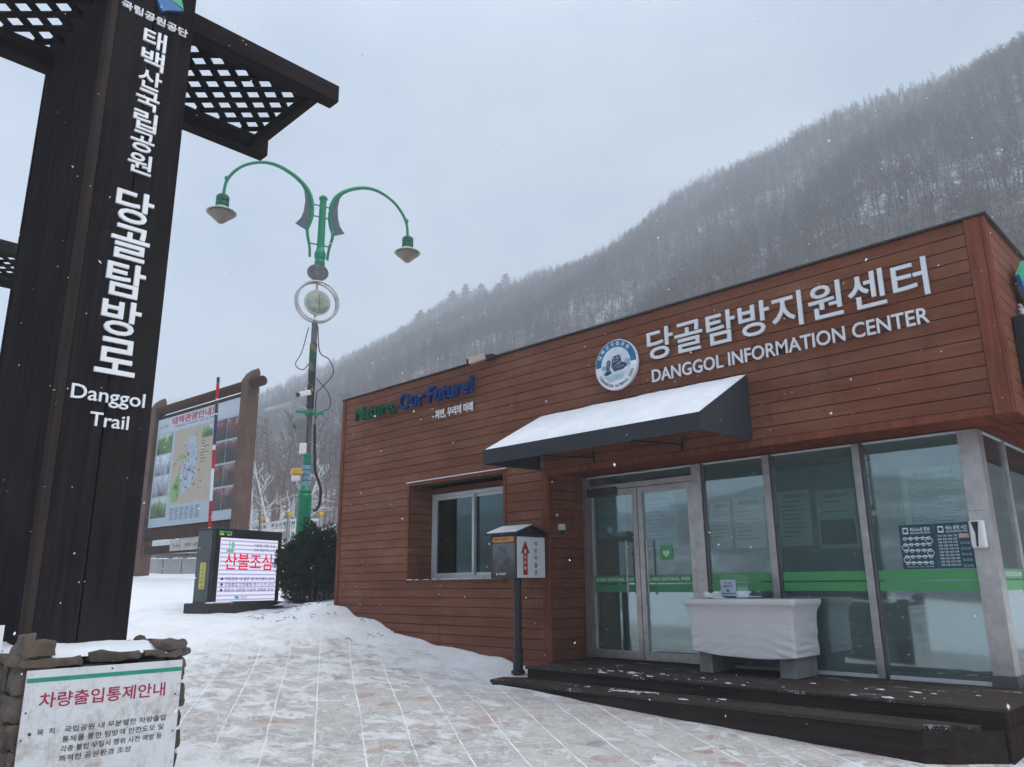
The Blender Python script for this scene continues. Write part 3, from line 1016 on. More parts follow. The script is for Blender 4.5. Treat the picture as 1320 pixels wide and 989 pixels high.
f.box(XR-0.09, XR+0.03, FY+0.121, 13.45, ZT+0.001, ZT+0.022)
f.box(XL-0.03, XL+0.09, FY+0.121, 13.45, ZT+0.001, ZT+0.022)
f.build('coping', M['coping'], bld, bevel=0.004)
f = MB()
f.box(XL-0.012, XL+0.07, FY-0.014, FY+0.03, -1.5, ZT)
f.box(XL-0.028, XL-0.0125, FY+0.0, FY+0.08, -1.5, ZT)
f.build('corner_trim', M['trim'], bld, bevel=0.004)
f = MB()
f.box(XR-0.165, XR-0.035, FY-0.012, FY+0.03, ZS-0.03, ZT)
f.box(XR-0.034, XR+0.004, FY-0.004, FY+0.095, ZS-0.03, ZT)
f.build('corner_trim', M['trim'], bld, bevel=0.004)
f = MB()
f.box(XJ-ct+0.004, XJ+0.004, FY-0.010, FY+0.03, -1.5, ZS+0.044)
f.build('corner_trim', M['trim'], bld, bevel=0.004)
f = MB()
f.box(XJ+0.005, XR-0.17, FY-0.006, FY+0.03, ZS-0.03, ZS+0.044)
f.box(XR-0.03, XR+0.002, FY+0.10, 13.4, ZS-0.03, ZS+0.044)
f.build('bottom_trim', M['trim'], bld, bevel=0.004)
f = MB()                                # soffit boards
for k in range(6):
    f.box(XJ+0.003, XR-0.036, FY+0.035+k*0.118, FY+0.035+k*0.118+0.110, ZS, ZS+0.02)
for k in range(4):
    f.box(-1.93+k*0.112, -1.93+k*0.112+0.104, GY+0.10, 13.3, ZS, ZS+0.02)
f.build('soffit', M['soffit'], bld)
# window in its recess
f = MB()
for a in (WX0-0.045, WX1-0.003):
    f.box(a, a+0.048, FY-0.012, FY+0.03, WZ0-0.028, WZ1+0.05)
f.box(WX0-0.003+0.001, WX1-0.004, FY-0.012, FY+0.03, WZ1+0.002, WZ1+0.05)
f.build('window_trim', M['trim'], bld, bevel=0.003)
f = MB()
f.box(WX0-0.06, WX1+0.06, FY-0.03, FY+0.02, WZ1+0.052, WZ1+0.064)
f.build('drip_snow', M['snow'], bld)
f = MB()
f.box(WX0-0.05, WX1+0.05, FY-0.045, 8.12, WZ0-0.028, WZ0-0.002)
sill = f.build('window_sill', M['trim'], bld, bevel=0.003)
f = MB()
r2 = random.Random(2)
for k in range(40):
    x = r2.uniform(WX0, WX1)
    f.blob((x, FY-0.02+r2.uniform(-.01, .06), WZ0), r2.uniform(.03, .08), .015, r2.uniform(.006, .014), k, .3, 8, 4, True)
f.build('sill_snow', M['snow'], sill, smooth=True)
f = MB()
f.box(WX0+0.002, WX1-0.002, 8.125, 8.16, 1.40, WZ1)
f.build('window_head', M['siding'], bld)
wf = MB()
x0, x1, xm = WX0+0.003, WX1-0.003, -8.74
for a, b in ((x0, x0+0.055), (x1-0.055, x1)):
    wf.box(a, b, 8.06, 8.16, WZ0+0.001, 1.40)
wf.box(x0+0.056, x1-0.056, 8.06, 8.16, 1.345, 1.40)
wf.box(x0+0.056, x1-0.056, 8.06, 8.16, WZ0+0.001, WZ0+0.056)
win = wf.build('window', M['alu'], bld, bevel=0.003)
for (a, b, yy) in ((x0+0.058, xm+0.03, 8.075), (xm-0.02, x1-0.058, 8.115)):
    s_ = MB()
    for p, q in ((a, a+0.045), (b-0.045, b)): s_.box(p, q, yy, yy+0.03, WZ0+0.058, 1.343)
    s_.box(a+0.046, b-0.046, yy, yy+0.03, 1.30, 1.343)
    s_.box(a+0.046, b-0.046, yy, yy+0.03, WZ0+0.058, WZ0+0.10)
    s_.build('sash', M['alu'], win)
    g_ = MB()
    g_.box(a+0.047, b-0.047, yy+0.012, yy+0.018, WZ0+0.101, 1.299)
    g_.build('pane', M['wglass'], win)
f = MB()
for k in range(7):
    f.box(x0+0.08+k*0.035, x0+0.11+k*0.035, 8.22+0.012*(k % 2), 8.24+0.012*(k % 2), WZ0, 1.42)
f.build('curtain', M['curtain'], bld)
# interior
f = MB()
f.box(XJ-0.02, -1.95, GY+0.10, 13.19, -0.99, -0.93)
f.build('interior_floor', M['ifloor'], bld)
f = MB()
f.box(XJ-0.02, -1.97, GY+0.10, 13.19, 1.46, 1.50)
f.build('ceiling', M['ceiling'], bld)
f = MB()
f.box(-4.85, -2.0, 9.9, 9.96, -0.92, 1.45)
f.box(XJ-0.015, -4.86, 11.2, 11.26, -0.92, 1.45)
f.box(-4.855, -4.80, 9.961, 11.19, -0.92, 1.45)
f.build('partition', M['interior'], bld)
# glazed front: steel members
def member(x0, x1, z0, z1, name='mullion', mat='steel', y0=GY-0.03, y1=GY+0.06):
    b_ = MB()
    b_.box(x0, x1, y0, y1, z0, z1)
    return b_.build(name, M[mat], bld, bevel=0.003)
ZG = ZS-0.012
member(XJ+0.005, -6.69, ZD, ZG)
member(-5.055, -4.925, ZD, ZG)
member(-4.125, -4.045, ZD, ZG)
member(-3.115, -3.04, ZD, ZG)
for a, b in ((-4.90, -4.89), (-4.02, -4.01), (-3.015, -3.005)):
    member(a-0.02, b, ZD, ZG, 'mullion', 'steel_dark', GY-0.012, GY+0.05)
b_ = MB()
b_.box(-2.11, -1.93, GY-0.03, GY+0.15, ZD+0.04, ZG)
colm = b_.build('steel_column', M['steel'], bld, bevel=0.004)
b_ = MB()
b_.box(-2.125, -1.915, GY-0.045, GY+0.165, ZD-0.005, ZD+0.10)
b_.build('column_shoe', M['steel_dark'], colm, bevel=0.004)
member(-6.689, -5.056, 1.205, 1.27, 'head_bar')
for a, b in ((-6.689, -5.056), (-4.889, -4.126), (-4.009, -3.116), (-3.004, -2.111)):
    member(a, b, ZG-0.018, ZG, 'head_rail', 'alu', GY-0.02, GY+0.04)
    if a > -5: member(a, b, ZD, ZD+0.035, 'sill_rail', 'alu', GY-0.02, GY+0.04)
def pane(x0, x1, z0, z1, name='glass_panel', par=None):
    b_ = MB()
    b_.box(x0, x1, GY+0.008, GY+0.016, z0, z1)
    return b_.build(name, M['glass'], par or bld)
pane(-6.688, -5.057, 1.271, ZG-0.019, 'transom_pane')
for a, b in ((-4.888, -4.127), (-4.008, -3.117), (-3.003, -2.112)):
    g_ = pane(a, b, ZD+0.036, ZG-0.019)
    s_ = MB()
    for z0, z1 in ((-0.092, -0.004), (0.014, 0.104)): s_.box(a, b, GY+0.004, GY+0.0072, z0, z1)
    s_.build('film_stripe', M['stripe'], g_)
# side glazing
for y0, y1 in ((GY+0.152, 9.19), (9.29, 11.19)):
    b_ = MB()
    b_.box(-1.956, -1.948, y0, y1, ZD+0.036, ZG-0.019)
    g_ = b_.build('glass_panel', M['glass'], bld)
    s_ = MB()
    for z0, z1 in ((-0.092, -0.004), (0.014, 0.104)): s_.box(-1.9472, -1.944, y0, y1, z0, z1)
    s_.build('film_stripe', M['stripe'], g_)
    if y0 < 9:
        s_ = MB()
        text(s_, 'KOREA NATIONAL PARK', (-1.943, y0+0.08, 0.035), UY, UZ, 0.045, 0.6, 0.001)
        s_.build('film_lettering', M['paper'], g_)
    for z0, z1 in ((ZG-0.018, ZG), (ZD, ZD+0.035)):
        b_ = MB()
        b_.box(-1.97, -1.935, y0, y1, z0, z1)
        b_.build('head_rail', M['alu'], bld)
b_ = MB()
b_.box(-1.99, -1.93, 9.195, 9.285, ZD, ZG)
b_.build('mullion', M['steel'], bld, bevel=0.003)
# doors
for k, (a, b) in enumerate(((-6.685, -5.876), (-5.868, -5.059))):
    d_ = MB()
    y0, y1 = GY-0.022, GY+0.026
    z0, z1 = ZD+0.012, 1.198
    d_.box(a, a+0.072, y0, y1, z0, z1)
    d_.box(b-0.072, b, y0, y1, z0, z1)
    d_.box(a+0.0725, b-0.0725, y0, y1, z1-0.075, z1)
    d_.box(a+0.0725, b-0.0725, y0, y1, z0, z0+0.10)
    dr = d_.build('door', M['steel'], bld, bevel=0.003)
    g_ = pane(a+0.073, b-0.073, z0+0.101, z1-0.076, 'door_pane', dr)
    s_ = MB()
    for q0, q1 in ((-0.105, -0.012), (0.006, 0.100)): s_.box(a+0.073, b-0.073, GY+0.004, GY+0.0072, q0, q1)
    s_.build('film_stripe', M['stripe_dim'], dr)
    s_ = MB()
    text(s_, 'KOREA NATIONAL PARK', (a+0.10, GY+0.0035, 0.028), UX, UZ, 0.045, 0.60, 0.0015)
    s_.build('film_lettering', M['paper'], dr)
    h_ = MB()
    hx = -6.03 if k == 0 else -5.72
    h_.tube([(hx, y0-0.055, -0.13), (hx, y0-0.055, 0.53)], 0.014, 8)
    for zz in (-0.05, 0.45): h_.tube([(hx, y0-0.055, zz), (hx, y0+0.002, zz)], 0.009, 6)
    h_.build('handle', M['steel'], dr, smooth=False)
b_ = MB()
b_.box(-6.67, -6.18, GY-0.045, GY-0.0225, 1.125, 1.235)
b_.build('door_closer_box', M['dark'], bld, bevel=0.004)
b_ = MB()
text(b_, '• • • • •', (-2.10, GY-0.0305, 0.625), UX, UZ, 0.012, 0.12, 0.001)
b_.build('column_label', M['ink'], colm)

# ------------------------------------------------------------------ deck steps
dk = thing('deck_steps', 'dark brown timber deck with one lower step before the glass doors', 'steps', (-6.9, 6.6, -1.5))
f = MB()
y = 6.95
for i in range(11):
    a = 6.952+i*0.132
    f.box(XJ+0.035 if a+0.126 > FY-0.05 else -6.62, -1.72, a, a+0.126, ZD-0.03, ZD-0.004)
f.box(-1.935, -1.72, 8.45, 13.3, ZD-0.03, ZD-0.004)
f.build('deck_boards', M['deck_top'], dk, bevel=0.003)
f = MB()
f.prism([(-6.60, 6.975, -1.75), (-1.74, 6.975, -1.75), (-1.74, 13.2, -1.75), (-2.05, 13.2, -1.75), (-2.05, 7.55, -1.75), (-6.60, 7.55, -1.75)], (0, 0, 1.75+ZD-0.031))
f.build('deck_frame', M['deck'], dk)
f = MB()
for z0, z1 in ((-1.75, -1.285), (-1.28, -1.06), (-1.055, ZD-0.032)):
    f.box(-1.7395, -1.721, 6.956, 13.2, z0, z1)
f.build('side_fascia', M['deck'], dk, bevel=0.003)
f = MB()
low = [(-6.56, 7.55), (-6.56, 7.08), (-6.885, 6.86), (-6.83, 6.62), (-6.80, 6.60), (-2.22, 6.60), (-1.755, 6.94), (-1.755, 6.972), (-6.55, 6.972), (-6.55, 7.55)]
f.prism([(x, y_, -1.75) for x, y_ in low], (0, 0, 1.75-1.085))
f.build('step_frame', M['deck'], dk)
f = MB()
f.prism([(-6.63, 7.04, -1.084), (-6.90, 6.865, -1.084), (-6.845, 6.605, -1.084), (-6.81, 6.585, -1.084), (-6.63, 6.585, -1.084)], (0, 0, 0.034))
f.box(-6.628, -2.23, 6.585, 6.705, -1.084, -1.05)
f.box(-6.628, -2.06, 6.711, 6.83, -1.084, -1.05)
f.box(-6.628, -1.90, 6.836, 6.950, -1.084, -1.05)
f.build('step_boards', M['deck_top'], dk, bevel=0.003)
f = MB()
r2 = random.Random(9)
for k in range(0, 150, 2):
    if k < 60: cx, cy_ = r2.gauss(-5.0, 0.25), r2.gauss(6.80, 0.06)
    elif k < 100: cx, cy_ = r2.gauss(-5.35, 0.35), r2.uniform(7.0, 7.3)
    elif k < 112: cx, cy_ = r2.gauss(-2.6, 0.35), r2.gauss(7.5, 0.12)
    else: cx, cy_ = r2.uniform(-6.5, -2.4), r2.uniform(6.63, 7.3)
    if not 6.62 < cy_ < 7.9 or 6.92 < cy_ < 6.98: continue
    zz = -1.05 if cy_ < 6.95 else ZD-0.004
    s_ = r2.uniform(0.3, 1.0)**2
    f.blob((cx, cy_, zz), .008+.05*s_, .006+.022*s_, .003+.006*s_, k, 1.1, 9, 4, True)
f.build('snow_patches', M['snow'], dk, smooth=True)

# ------------------------------------------------------------------ awning
aw = thing('awning', 'black fabric awning with a snow covered slope above the entrance', 'awning', (-5.4, FY, 1.5))
AX0, AX1, AY = -6.90, -3.86, 6.56
f = MB()
f.prism([(AX0, FY-0.013, 2.17), (AX0, AY, 1.605), (AX0, AY, 1.585), (AX0, FY-0.013, 2.15)], (AX1-AX0, 0, 0))
f.prism([(AX0, AY-0.006, 1.605), (AX1, AY-0.006, 1.605), (AX1, AY-0.006, 1.43), (AX0, AY-0.006, 1.43)], (0, -0.008, 0))
for x in (AX0, AX1-0.008):
    f.prism([(x, FY-0.013, 2.149), (x, AY, 1.584), (x, AY, 1.43), (x, FY-0.013, 1.455)], (0.008, 0, 0))
f.build('canopy', M['canvas'], aw)
f = MB()
nx, ny = 70, 22
top, fs = [], []
for j in range(ny+1):
    for i in range(nx+1):
        u, v_ = i/nx, j/ny
        x = AX0+0.012+(AX1-AX0-0.024)*u
        y = FY-0.02-(FY-0.02-AY+0.0)*v_
        z = 2.17-(2.17-1.605)*(FY-0.013-y)/(FY-0.013-AY)
        e = min(u, 1-u, v_+0.03, 1-v_)*14
        q = Vector((x*1.6, y*1.6, 3.0))
        th = (0.024+0.014*mnoise.noise(Vector((x*0.9, y*2.0, 9))))*min(1, max(0, e*(0.8+0.5*mnoise.noise(Vector((x*4, y*4, 2))))))+0.004+0.012*(mnoise.noise(q*1.5)+0.6*mnoise.noise(q*5))*min(1, max(0, e))
        top.append((x, y, z+0.003+max(th, 0.003)))
for j in range(ny):
    for i in range(nx):
        a = j*(nx+1)+i
        fs.append((a, a+1, a+nx+2, a+nx+1)[::-1])
f.add(top, fs)
f.build('snow_cover', M['snow'], aw, smooth=True)
f = MB()
for x in (-6.0, -4.72):
    f.bar((x, FY-0.01, 1.52), (x, AY+0.02, 1.44), 0.018)
    f.bar((x, FY-0.02, 1.30+0.16), (x, FY-0.02, 1.60), 0.018)
f.bar((AX0+0.02, AY+0.02, 1.455), (AX1-0.02, AY+0.02, 1.455), 0.022)
f.build('frame', M['black'], aw)

# ------------------------------------------------------------------ lettering on the facade
LY = FY-0.004
sg = thing('name_lettering', 'silver Korean name over the English words on the facade above the awning', 'lettering', (-3.5, LY, 2.3))
f = MB()
text(f, '당골탐방지원센터', (-5.10, LY-0.022, 2.575), UX, UZ, 0.375, 3.14, 0.022, 0.010)
f.build('korean_line', M['letter'], sg)
f = MB()
text(f, 'DANGGOL INFORMATION CENTER', (-5.06, LY-0.018, 2.305), UX, UZ, 0.155, 3.06, 0.018, 0.010)
f.build('english_line', M['letter'], sg)
sl = thing('slogan_lettering', 'green and blue English slogan with a white Korean line below', 'lettering', (-9.6, LY, 2.5))
def slant(mb, i0, k):
    for i in range(i0, len(mb.v)):
        x, y_, z = mb.v[i]
        mb.v[i] = (x+(z-2.73)*k, y_, z)
f = MB()
text(f, 'Nature,', (-11.09, LY-0.06, 2.695), UX, UZ, 0.265, 1.13, 0.06, 0.022)
f.build('green_word', M['green_letter'], sl)
f = MB()
text(f, 'Our Future!', (-9.86, LY-0.06, 2.725), UX, UZ, 0.265, 1.74, 0.06, 0.022)
f.build('blue_words', M['blue_letter'], sl)
f = MB()
text(f, '- 자연, 우리의 미래', (-9.13, LY-0.012, 2.47), UX, UZ, 0.145, 0.92, 0.012, 0.02)
f.build('white_line', M['letter_edge'], sl)
# round emblem
EC, ER = np.array([-5.575, LY, 2.632]), 0.322
em = thing('emblem_sign', 'round blue and white park emblem with a stone altar on the facade', 'sign', (EC[0], LY, EC[2]))
f = MB()
f.lathe((EC[0], LY, EC[2]), [(ER, 0.0), (ER, 0.038), (ER-0.006, 0.042)], 64, (0, -1, 0))
f.build('disc', M['emwhite'], em)
def flat(mb, pts, y0, d=0.0015):
    mb.prism([(EC[0]+a*ER, y0, EC[2]+b*ER) for a, b in pts], (0, -d, 0))
def arc(r0, r1, a0, a1, n=40):
    o_ = [(r1*math.cos(R(a0+(a1-a0)*i/n)), r1*math.sin(R(a0+(a1-a0)*i/n))) for i in range(n+1)]
    return o_+[(r0*math.cos(R(a1-(a1-a0)*i/n)), r0*math.sin(R(a1-(a1-a0)*i/n))) for i in range(n+1)]
f = MB()
A = arc(0.70, 0.97, 0, 180, 36)
n_ = len(A)//2
for i in range(n_-1):
    flat(f, [A[i], A[i+1], A[2*n_-2-i], A[2*n_-1-i]], LY-0.0421)
f.build('blue_arch', M['emblue'], em)
f = MB()
flat(f, [(0.70*math.cos(R(a)), 0.70*math.sin(R(a))) for a in range(0, 360, 8)], LY-0.0425)
pic = f.build('picture', M['empale'], em)
f = MB()
for P_ in ([(-.68, -.02), (-.60, .05), (-.50, .02), (-.40, .06), (-.34, -.1), (-.5, -.16), (-.66, -.14)], [(.30, -.02), (.45, .12), (.56, .16), (.69, .10), (.68, -.12), (.5, -.16)]):
    flat(f, P_[::-1], LY-0.0441)
f.build('mist', M['emmist'], pic)
f = MB()
for P_ in ([(-.17, .20), (-.10, .34), (.20, .36), (.26, .24), (.28, .06), (.50, -.02), (.55, -.12), (.34, -.24), (-.08, -.27), (-.20, -.05)],
           [(-.43, .18), (-.32, .24), (-.22, .16), (-.26, -.02), (-.30, -.16), (-.18, -.32), (-.42, -.38), (-.58, -.34), (-.44, -.16)]):
    flat(f, P_[::-1], LY-0.0457)
f.build('stone_altar', M['emgrey'], pic)
f = MB()
for (a, b, c, d) in ((-.10, .24, .22, .25), (-.12, .12, .10, .13), (.02, .02, .26, .05), (-.10, -.06, .16, -.04), (.05, -.14, .40, -.10), (-.06, .33, -.09, .10), (.08, .35, .10, .12), (.20, .12, .18, -.05), (-.40, .10, -.26, .12), (-.42, -.20, -.28, -.16), (-.34, .2, -.36, -.1)):
    n1, n2 = -(d-b), (c-a)
    L_ = math.hypot(n1, n2)
    n1, n2 = n1/L_*0.012, n2/L_*0.012
    flat(f, [(a-n1, b-n2), (c-n1, d-n2), (c+n1, d+n2), (a+n1, b+n2)], LY-0.0473)
f.build('rock_lines', M['emmist'], pic)
f = MB()
for k in range(5):
    flat(f, [(-.55+k*.05, -.42-.05*k), (.45-k*.04, -.38-.05*k), (.45-k*.04, -.395-.05*k), (-.55+k*.05, -.435-.05*k)][::-1], LY-0.0457)
f.build('ground_lines', M['emmist'], pic)
f = MB()
def ringtext(s, r, a0, a1, h, out):
    for i, ch in enumerate(s):
        if ch == ' ': continue
        a = R(a0+(a1-a0)*i/(len(s)-1))
        c = np.array([math.cos(a), 0, math.sin(a)])
        up = c if out else -c
        tx = np.cross(-UY, up)*-1
        tx = np.array([up[2], 0, -up[0]])
        w_ = h*0.95
        O = np.array([EC[0], LY-0.0442, EC[2]])+c*r*ER-tx*w_/2-up*h/2
        text(f, ch, O, tx, up, h, w_ if ord(ch) > 255 else h*0.62, 0.0015, 0.01)
ringtext('태백산국립공원', 0.84, 152, 46, 0.052, True)
f.build('korean_ring_text', M['emwhite'], em)
f = MB()
ringtext('TAEBAEKSAN NATIONAL PARK', 0.84, 208, 338, 0.036, False)
f.build('english_ring_text', M['ink'], em)
# camera at the roof edge, sensor on the jamb
sc_ = thing('security_camera', 'small beige security camera clamped to the roof edge above the slogan', 'camera', (-7.9, FY, ZT+0.03))
f = MB()
f.bar((-7.86, FY-0.10, 3.21), (-8.06, FY-0.24, 3.15), 0.09, 0.10)
f.build('housing', plain('beige_plastic', (0.42, 0.36, 0.28), 0.5), sc_, bevel=0.012)
f = MB()
f.lathe((-8.06, FY-0.24, 3.15), [(0.045, 0), (0.05, 0.03), (0.03, 0.035)], 12, (-0.82, -0.57, -0.25))
f.build('lens_hood', M['black'], sc_)
f = MB()
f.bar((-7.88, FY+0.02, 3.235), (-7.88, FY-0.12, 3.235), 0.03)
f.bar((-7.88, FY-0.12, 3.25), (-7.88, FY-0.12, 3.17), 0.03)
f.box(-7.86, -7.72, FY-0.036, FY-0.10, 3.16, 3.23)
f.build('bracket', M['black'], sc_)
se = thing('wall_sensor', 'small white and black sensor box on the entrance jamb', 'sensor', (XJ, 7.81, 0.66))
f = MB()
f.box(XJ, XJ+0.05, 7.76, 7.86, 0.68, 0.76)
f.build('case', M['white'], se, bevel=0.008)
f = MB()
f.lathe((XJ+0.03, 7.81, 0.679), [(0.035, 0), (0.033, -0.03), (0.015, -0.05)], 12)
f.build('dome', M['black'], se)

# ------------------------------------------------------------------ notices on the glass
def bus_poster(name, label, x0, x1, title, sub, route):
    y = GY+0.001
    o = thing(name, label, 'notice', ((x0+x1)/2, y, 0.11))
    f = MB()
    f.box(x0, x1, y-0.003, y, 0.112, 0.535)
    f.build('sheet', M['busblue'], o)
    f, yy = MB(), y-0.0031
    w = x1-x0
    text(f, title, (x0+0.105*w/0.31, yy, 0.470), UX, UZ, 0.038, w*0.58, 0.001, 0.03)
    text(f, sub, (x0+0.105*w/0.31, yy, 0.445), UX, UZ, 0.018, w*0.58, 0.001, 0.01)
    f.box(x0+0.035, x0+0.085, yy-0.001, yy, 0.447, 0.508)
    g = MB()
    g.box(x0+0.043, x0+0.077, yy-0.002, yy-0.0011, 0.462, 0.495)
    g.build('bus_icon', M['busblue'], o)
    if route:
        for r_ in range(5):
            z = 0.405-r_*0.058
            f.box(x0+0.045, x1-0.045, yy-0.001, yy, z-0.004, z+0.004)
            for c_ in range(5):
                xx = x0+0.045+c_*(w-0.09)/4
                f.ring((xx, yy-0.0005, z-0.004), 0.014, 0.0035, (0, 1, 0), 12, 4)
            if r_ < 4:
                xx = x1-0.043 if r_ % 2 == 0 else x0+0.043
                f.ring((xx, yy-0.0005, z-0.029), 0.029, 0.003, (0, 1, 0), 16, 4)
        text(f, '버스노선 안내', (x0+0.04, yy, 0.128), UX, UZ, 0.012, w*0.75, 0.001)
    else:
        rr = random.Random(1)
        for r_ in range(10):
            z = 0.415-r_*0.030
            for c_ in range(4):
                xx = x0+0.025+c_*0.045
                text(f, '%d:%02d' % (7+r_, rr.choice((0, 10, 20, 30, 40, 50))), (xx, yy, z-0.009), UX, UZ, 0.018, 0.034, 0.001, 0.01)
        for r_ in range(5):
            z = 0.345-r_*0.052
            for q in range(2): text(f, '첫차 막차 운행', (x0+0.215, yy, z-0.012*q), UX, UZ, 0.008, w*0.26, 0.001)
        g = MB()
        g.box(x0+0.21, x1-0.02, yy-0.001, yy, 0.39, 0.43)
        g.build('pink_cell', plain('pink_cell', (0.60, 0.38, 0.36), 0.6), o)
    f.build('print', M['paper'], o)
    return o
bus_poster('bus_notice', 'dark blue bus route notice with chained white stop circles', -2.755, -2.445, '버스노선 정보', 'BUS ROUTE INFO', True)
bus_poster('bus_notice', 'dark blue bus timetable notice with columns of white times', -2.435, -2.118, '버스 운행 시간', 'BUS SCHEDULE TIME', False)
ds = thing('sanitizer_dispenser', 'white wall dispenser with black front strip on the steel column', 'dispenser', (-2.04, GY-0.03, 0.3))
f = MB()
f.box(-2.105, -1.98, GY-0.11, GY-0.0305, 0.285, 0.54)
f.build('case', M['white'], ds, bevel=0.02)
f = MB()
f.prism([(-2.08, GY-0.1105, 0.525), (-2.02, GY-0.1105, 0.525), (-2.035, GY-0.1105, 0.40), (-2.045, GY-0.1105, 0.30), (-2.06, GY-0.1105, 0.30), (-2.055, GY-0.1105, 0.42)][::-1], (0, -0.004, 0))
f.build('front_strip', M['black'], ds)

# things behind the glass
def board(label, x0, x1, z0, z1, y, seed, mat='paper', lines=9, photo=False, name='notice_board'):
    o = thing(name, label, 'notice', ((x0+x1)/2, y, z0))
    f = MB()
    f.box(x0, x1, y, y+0.02, z0, z1)
    f.build('panel', M[mat], o)
    f = MB()
    rr = random.Random(seed)
    w, h = x1-x0, z1-z0
    text(f, rr.choice(('탐방안내', '국립공원 안내', '탐방로 안내', '자연보호')), (x0+w*0.2, y-0.001, z1-h*0.13), UX, UZ, h*0.06, w*0.6, 0.001, 0.02)
    for k in range(lines):
        z = z1-h*(0.2+0.7*k/lines)
        f.box(x0+w*0.1, x0+w*rr.uniform(0.5, 0.9), y-0.001, y, z-h*0.008, z+h*0.006)
    f.build('print', M['ink'], o)
    if photo:
        f = MB()
        f.box(x0+w*0.06, x1-w*0.06, y-0.004, y-0.0012, z0+h*0.06, z0+h*0.48)
        f.build('photograph', mat_photo('dark_wood_photo', [(0.3, (0.01, 0.02, 0.02)), (0.6, (0.03, 0.06, 0.05)), (0.8, (0.12, 0.14, 0.13))], 5, seed), o)
    return o
board('narrow white notice behind the glass, first pane beside the doors, nearer the doors', -5.12, -4.86, 0.40, 0.98, 8.78, 1)
board('broad white notice behind the glass, farther from the doors in the first pane', -4.80, -4.41, 0.40, 1.0, 8.78, 2)
board('white notice with a round seal behind the second pane', -4.22, -3.84, 0.40, 1.03, 8.78, 3)
board('white notice with a dark photograph behind the second pane', -3.77, -3.33, 0.36, 1.0, 8.78, 4, 'paper', 4, True)
board('large pale poster of small print behind the pane with the bus notices', -2.78, -2.16, 0.50, 1.12, 8.62, 5, 'paper', 24)
board('teal poster hanging inside the first door leaf', -6.55, -6.10, 0.60, 1.11, 8.33, 6, 'teal', 6, False, 'poster')
board('blue poster hanging inside the second door leaf', -5.80, -5.34, 0.42, 1.10, 8.33, 7, 'bluep', 10, False, 'poster')
ad = thing('defibrillator_sign', 'green square sticker with white heart on the second door leaf', 'sign', (-5.49, GY, 0.28))
f = MB()
f.box(-5.58, -5.40, GY+0.003, GY+0.0072, 0.275, 0.455)
f.build('sheet', M['sticker'], ad)
f = MB()
hp = [(0.045*math.sin(t)**3*1.05, (0.045*0.8125*math.cos(t)-0.045*0.3125*math.cos(2*t)-0.045*0.125*math.cos(3*t)-0.045*0.0625*math.cos(4*t))) for t in np.linspace(0, 2*math.pi, 25)[:-1]]
f.prism([(-5.49+a, GY+0.0028, 0.355+b) for a, b in hp], (0, -0.001, 0))
f.build('heart', M['paper'], ad)
f = MB()
f.prism([(-5.49+a, GY+0.0015, 0.352+b) for a, b in ((0.004, 0.022), (-0.014, -0.004), (-0.002, -0.004), (-0.006, -0.024), (0.013, 0.004), (0.002, 0.004))], (0, -0.001, 0))
f.build('bolt', M['sticker'], ad)
rk = thing('reflected_slats', 'brown slatted leaflet rack just inside the first door leaf', 'rack', (-6.62, 8.6, ZD))
f = MB()  # slatted rack built here to stand for a reflection in the door glass
for k in range(15):
    z = -0.2+k*0.085
    f.box(-6.72, -6.42, 8.55, 8.67, z, z+0.045)
f.build('slats', plain('brown_slat', (0.16, 0.10, 0.065), 0.7), rk)
f = MB()
f.box(-6.735, -6.721, 8.54, 8.68, -0.92, 1.15)
f.box(-6.419, -6.405, 8.54, 8.68, -0.92, 1.15)
f.box(-6.72, -6.42, 8.671, 8.69, -0.92, 1.15)
f.build('carcass', M['dark'], rk)
ct_ = thing('reception_counter', 'low dark reception counter with a pale top behind the glass', 'counter', (-3.2, 9.0, ZD))
f = MB()
f.box(-4.6, -2.3, 9.05, 9.34, ZD, -0.12)
f.build('front', plain('brown_counter', (0.11, 0.085, 0.07), 0.6), ct_)
f = MB()
f.box(-4.65, -2.25, 9.0, 9.36, -0.119, -0.085)
f.build('top', plain('pale_top', (0.35, 0.33, 0.30), 0.5), ct_)

# ------------------------------------------------------------------ table with white cloth on the deck
TX0, TX1, TY0, TY1, TZ = -4.83, -3.58, 7.57, 8.22, -0.17
tb = thing('table', 'folding table hidden under the white cloth in front of the glass', 'table', ((TX0+TX1)/2, 7.9, ZD))
f = MB()
f.box(TX0+0.01, TX1-0.01, TY0+0.01, TY1-0.01, TZ-0.04, TZ-0.006)
f.build('tabletop', M['white'], tb)
for x in (TX0+0.14, TX1-0.14):
    for y in (TY0+0.12, TY1-0.10):
        f = MB()
        f.tube([(x, y, -0.719), (x, y, TZ-0.041)], 0.016, 8)
        f.build('leg', M['steel_dark'], tb)
for nm, lb, x0, x1 in (('concrete_block', 'grey concrete block under the end of the cloth covered table nearer the doors', TX0+0.07, TX0+0.23), ('concrete_block', 'grey concrete block under the end of the cloth covered table farther from the doors', TX1-0.27, TX1-0.10)):
    f = MB()
    f.box(x0, x1, 7.71, 8.21, ZD-0.004, -0.72)
    tag(f.build(nm, M['concrete'], None, bevel=0.008), lb, 'block')
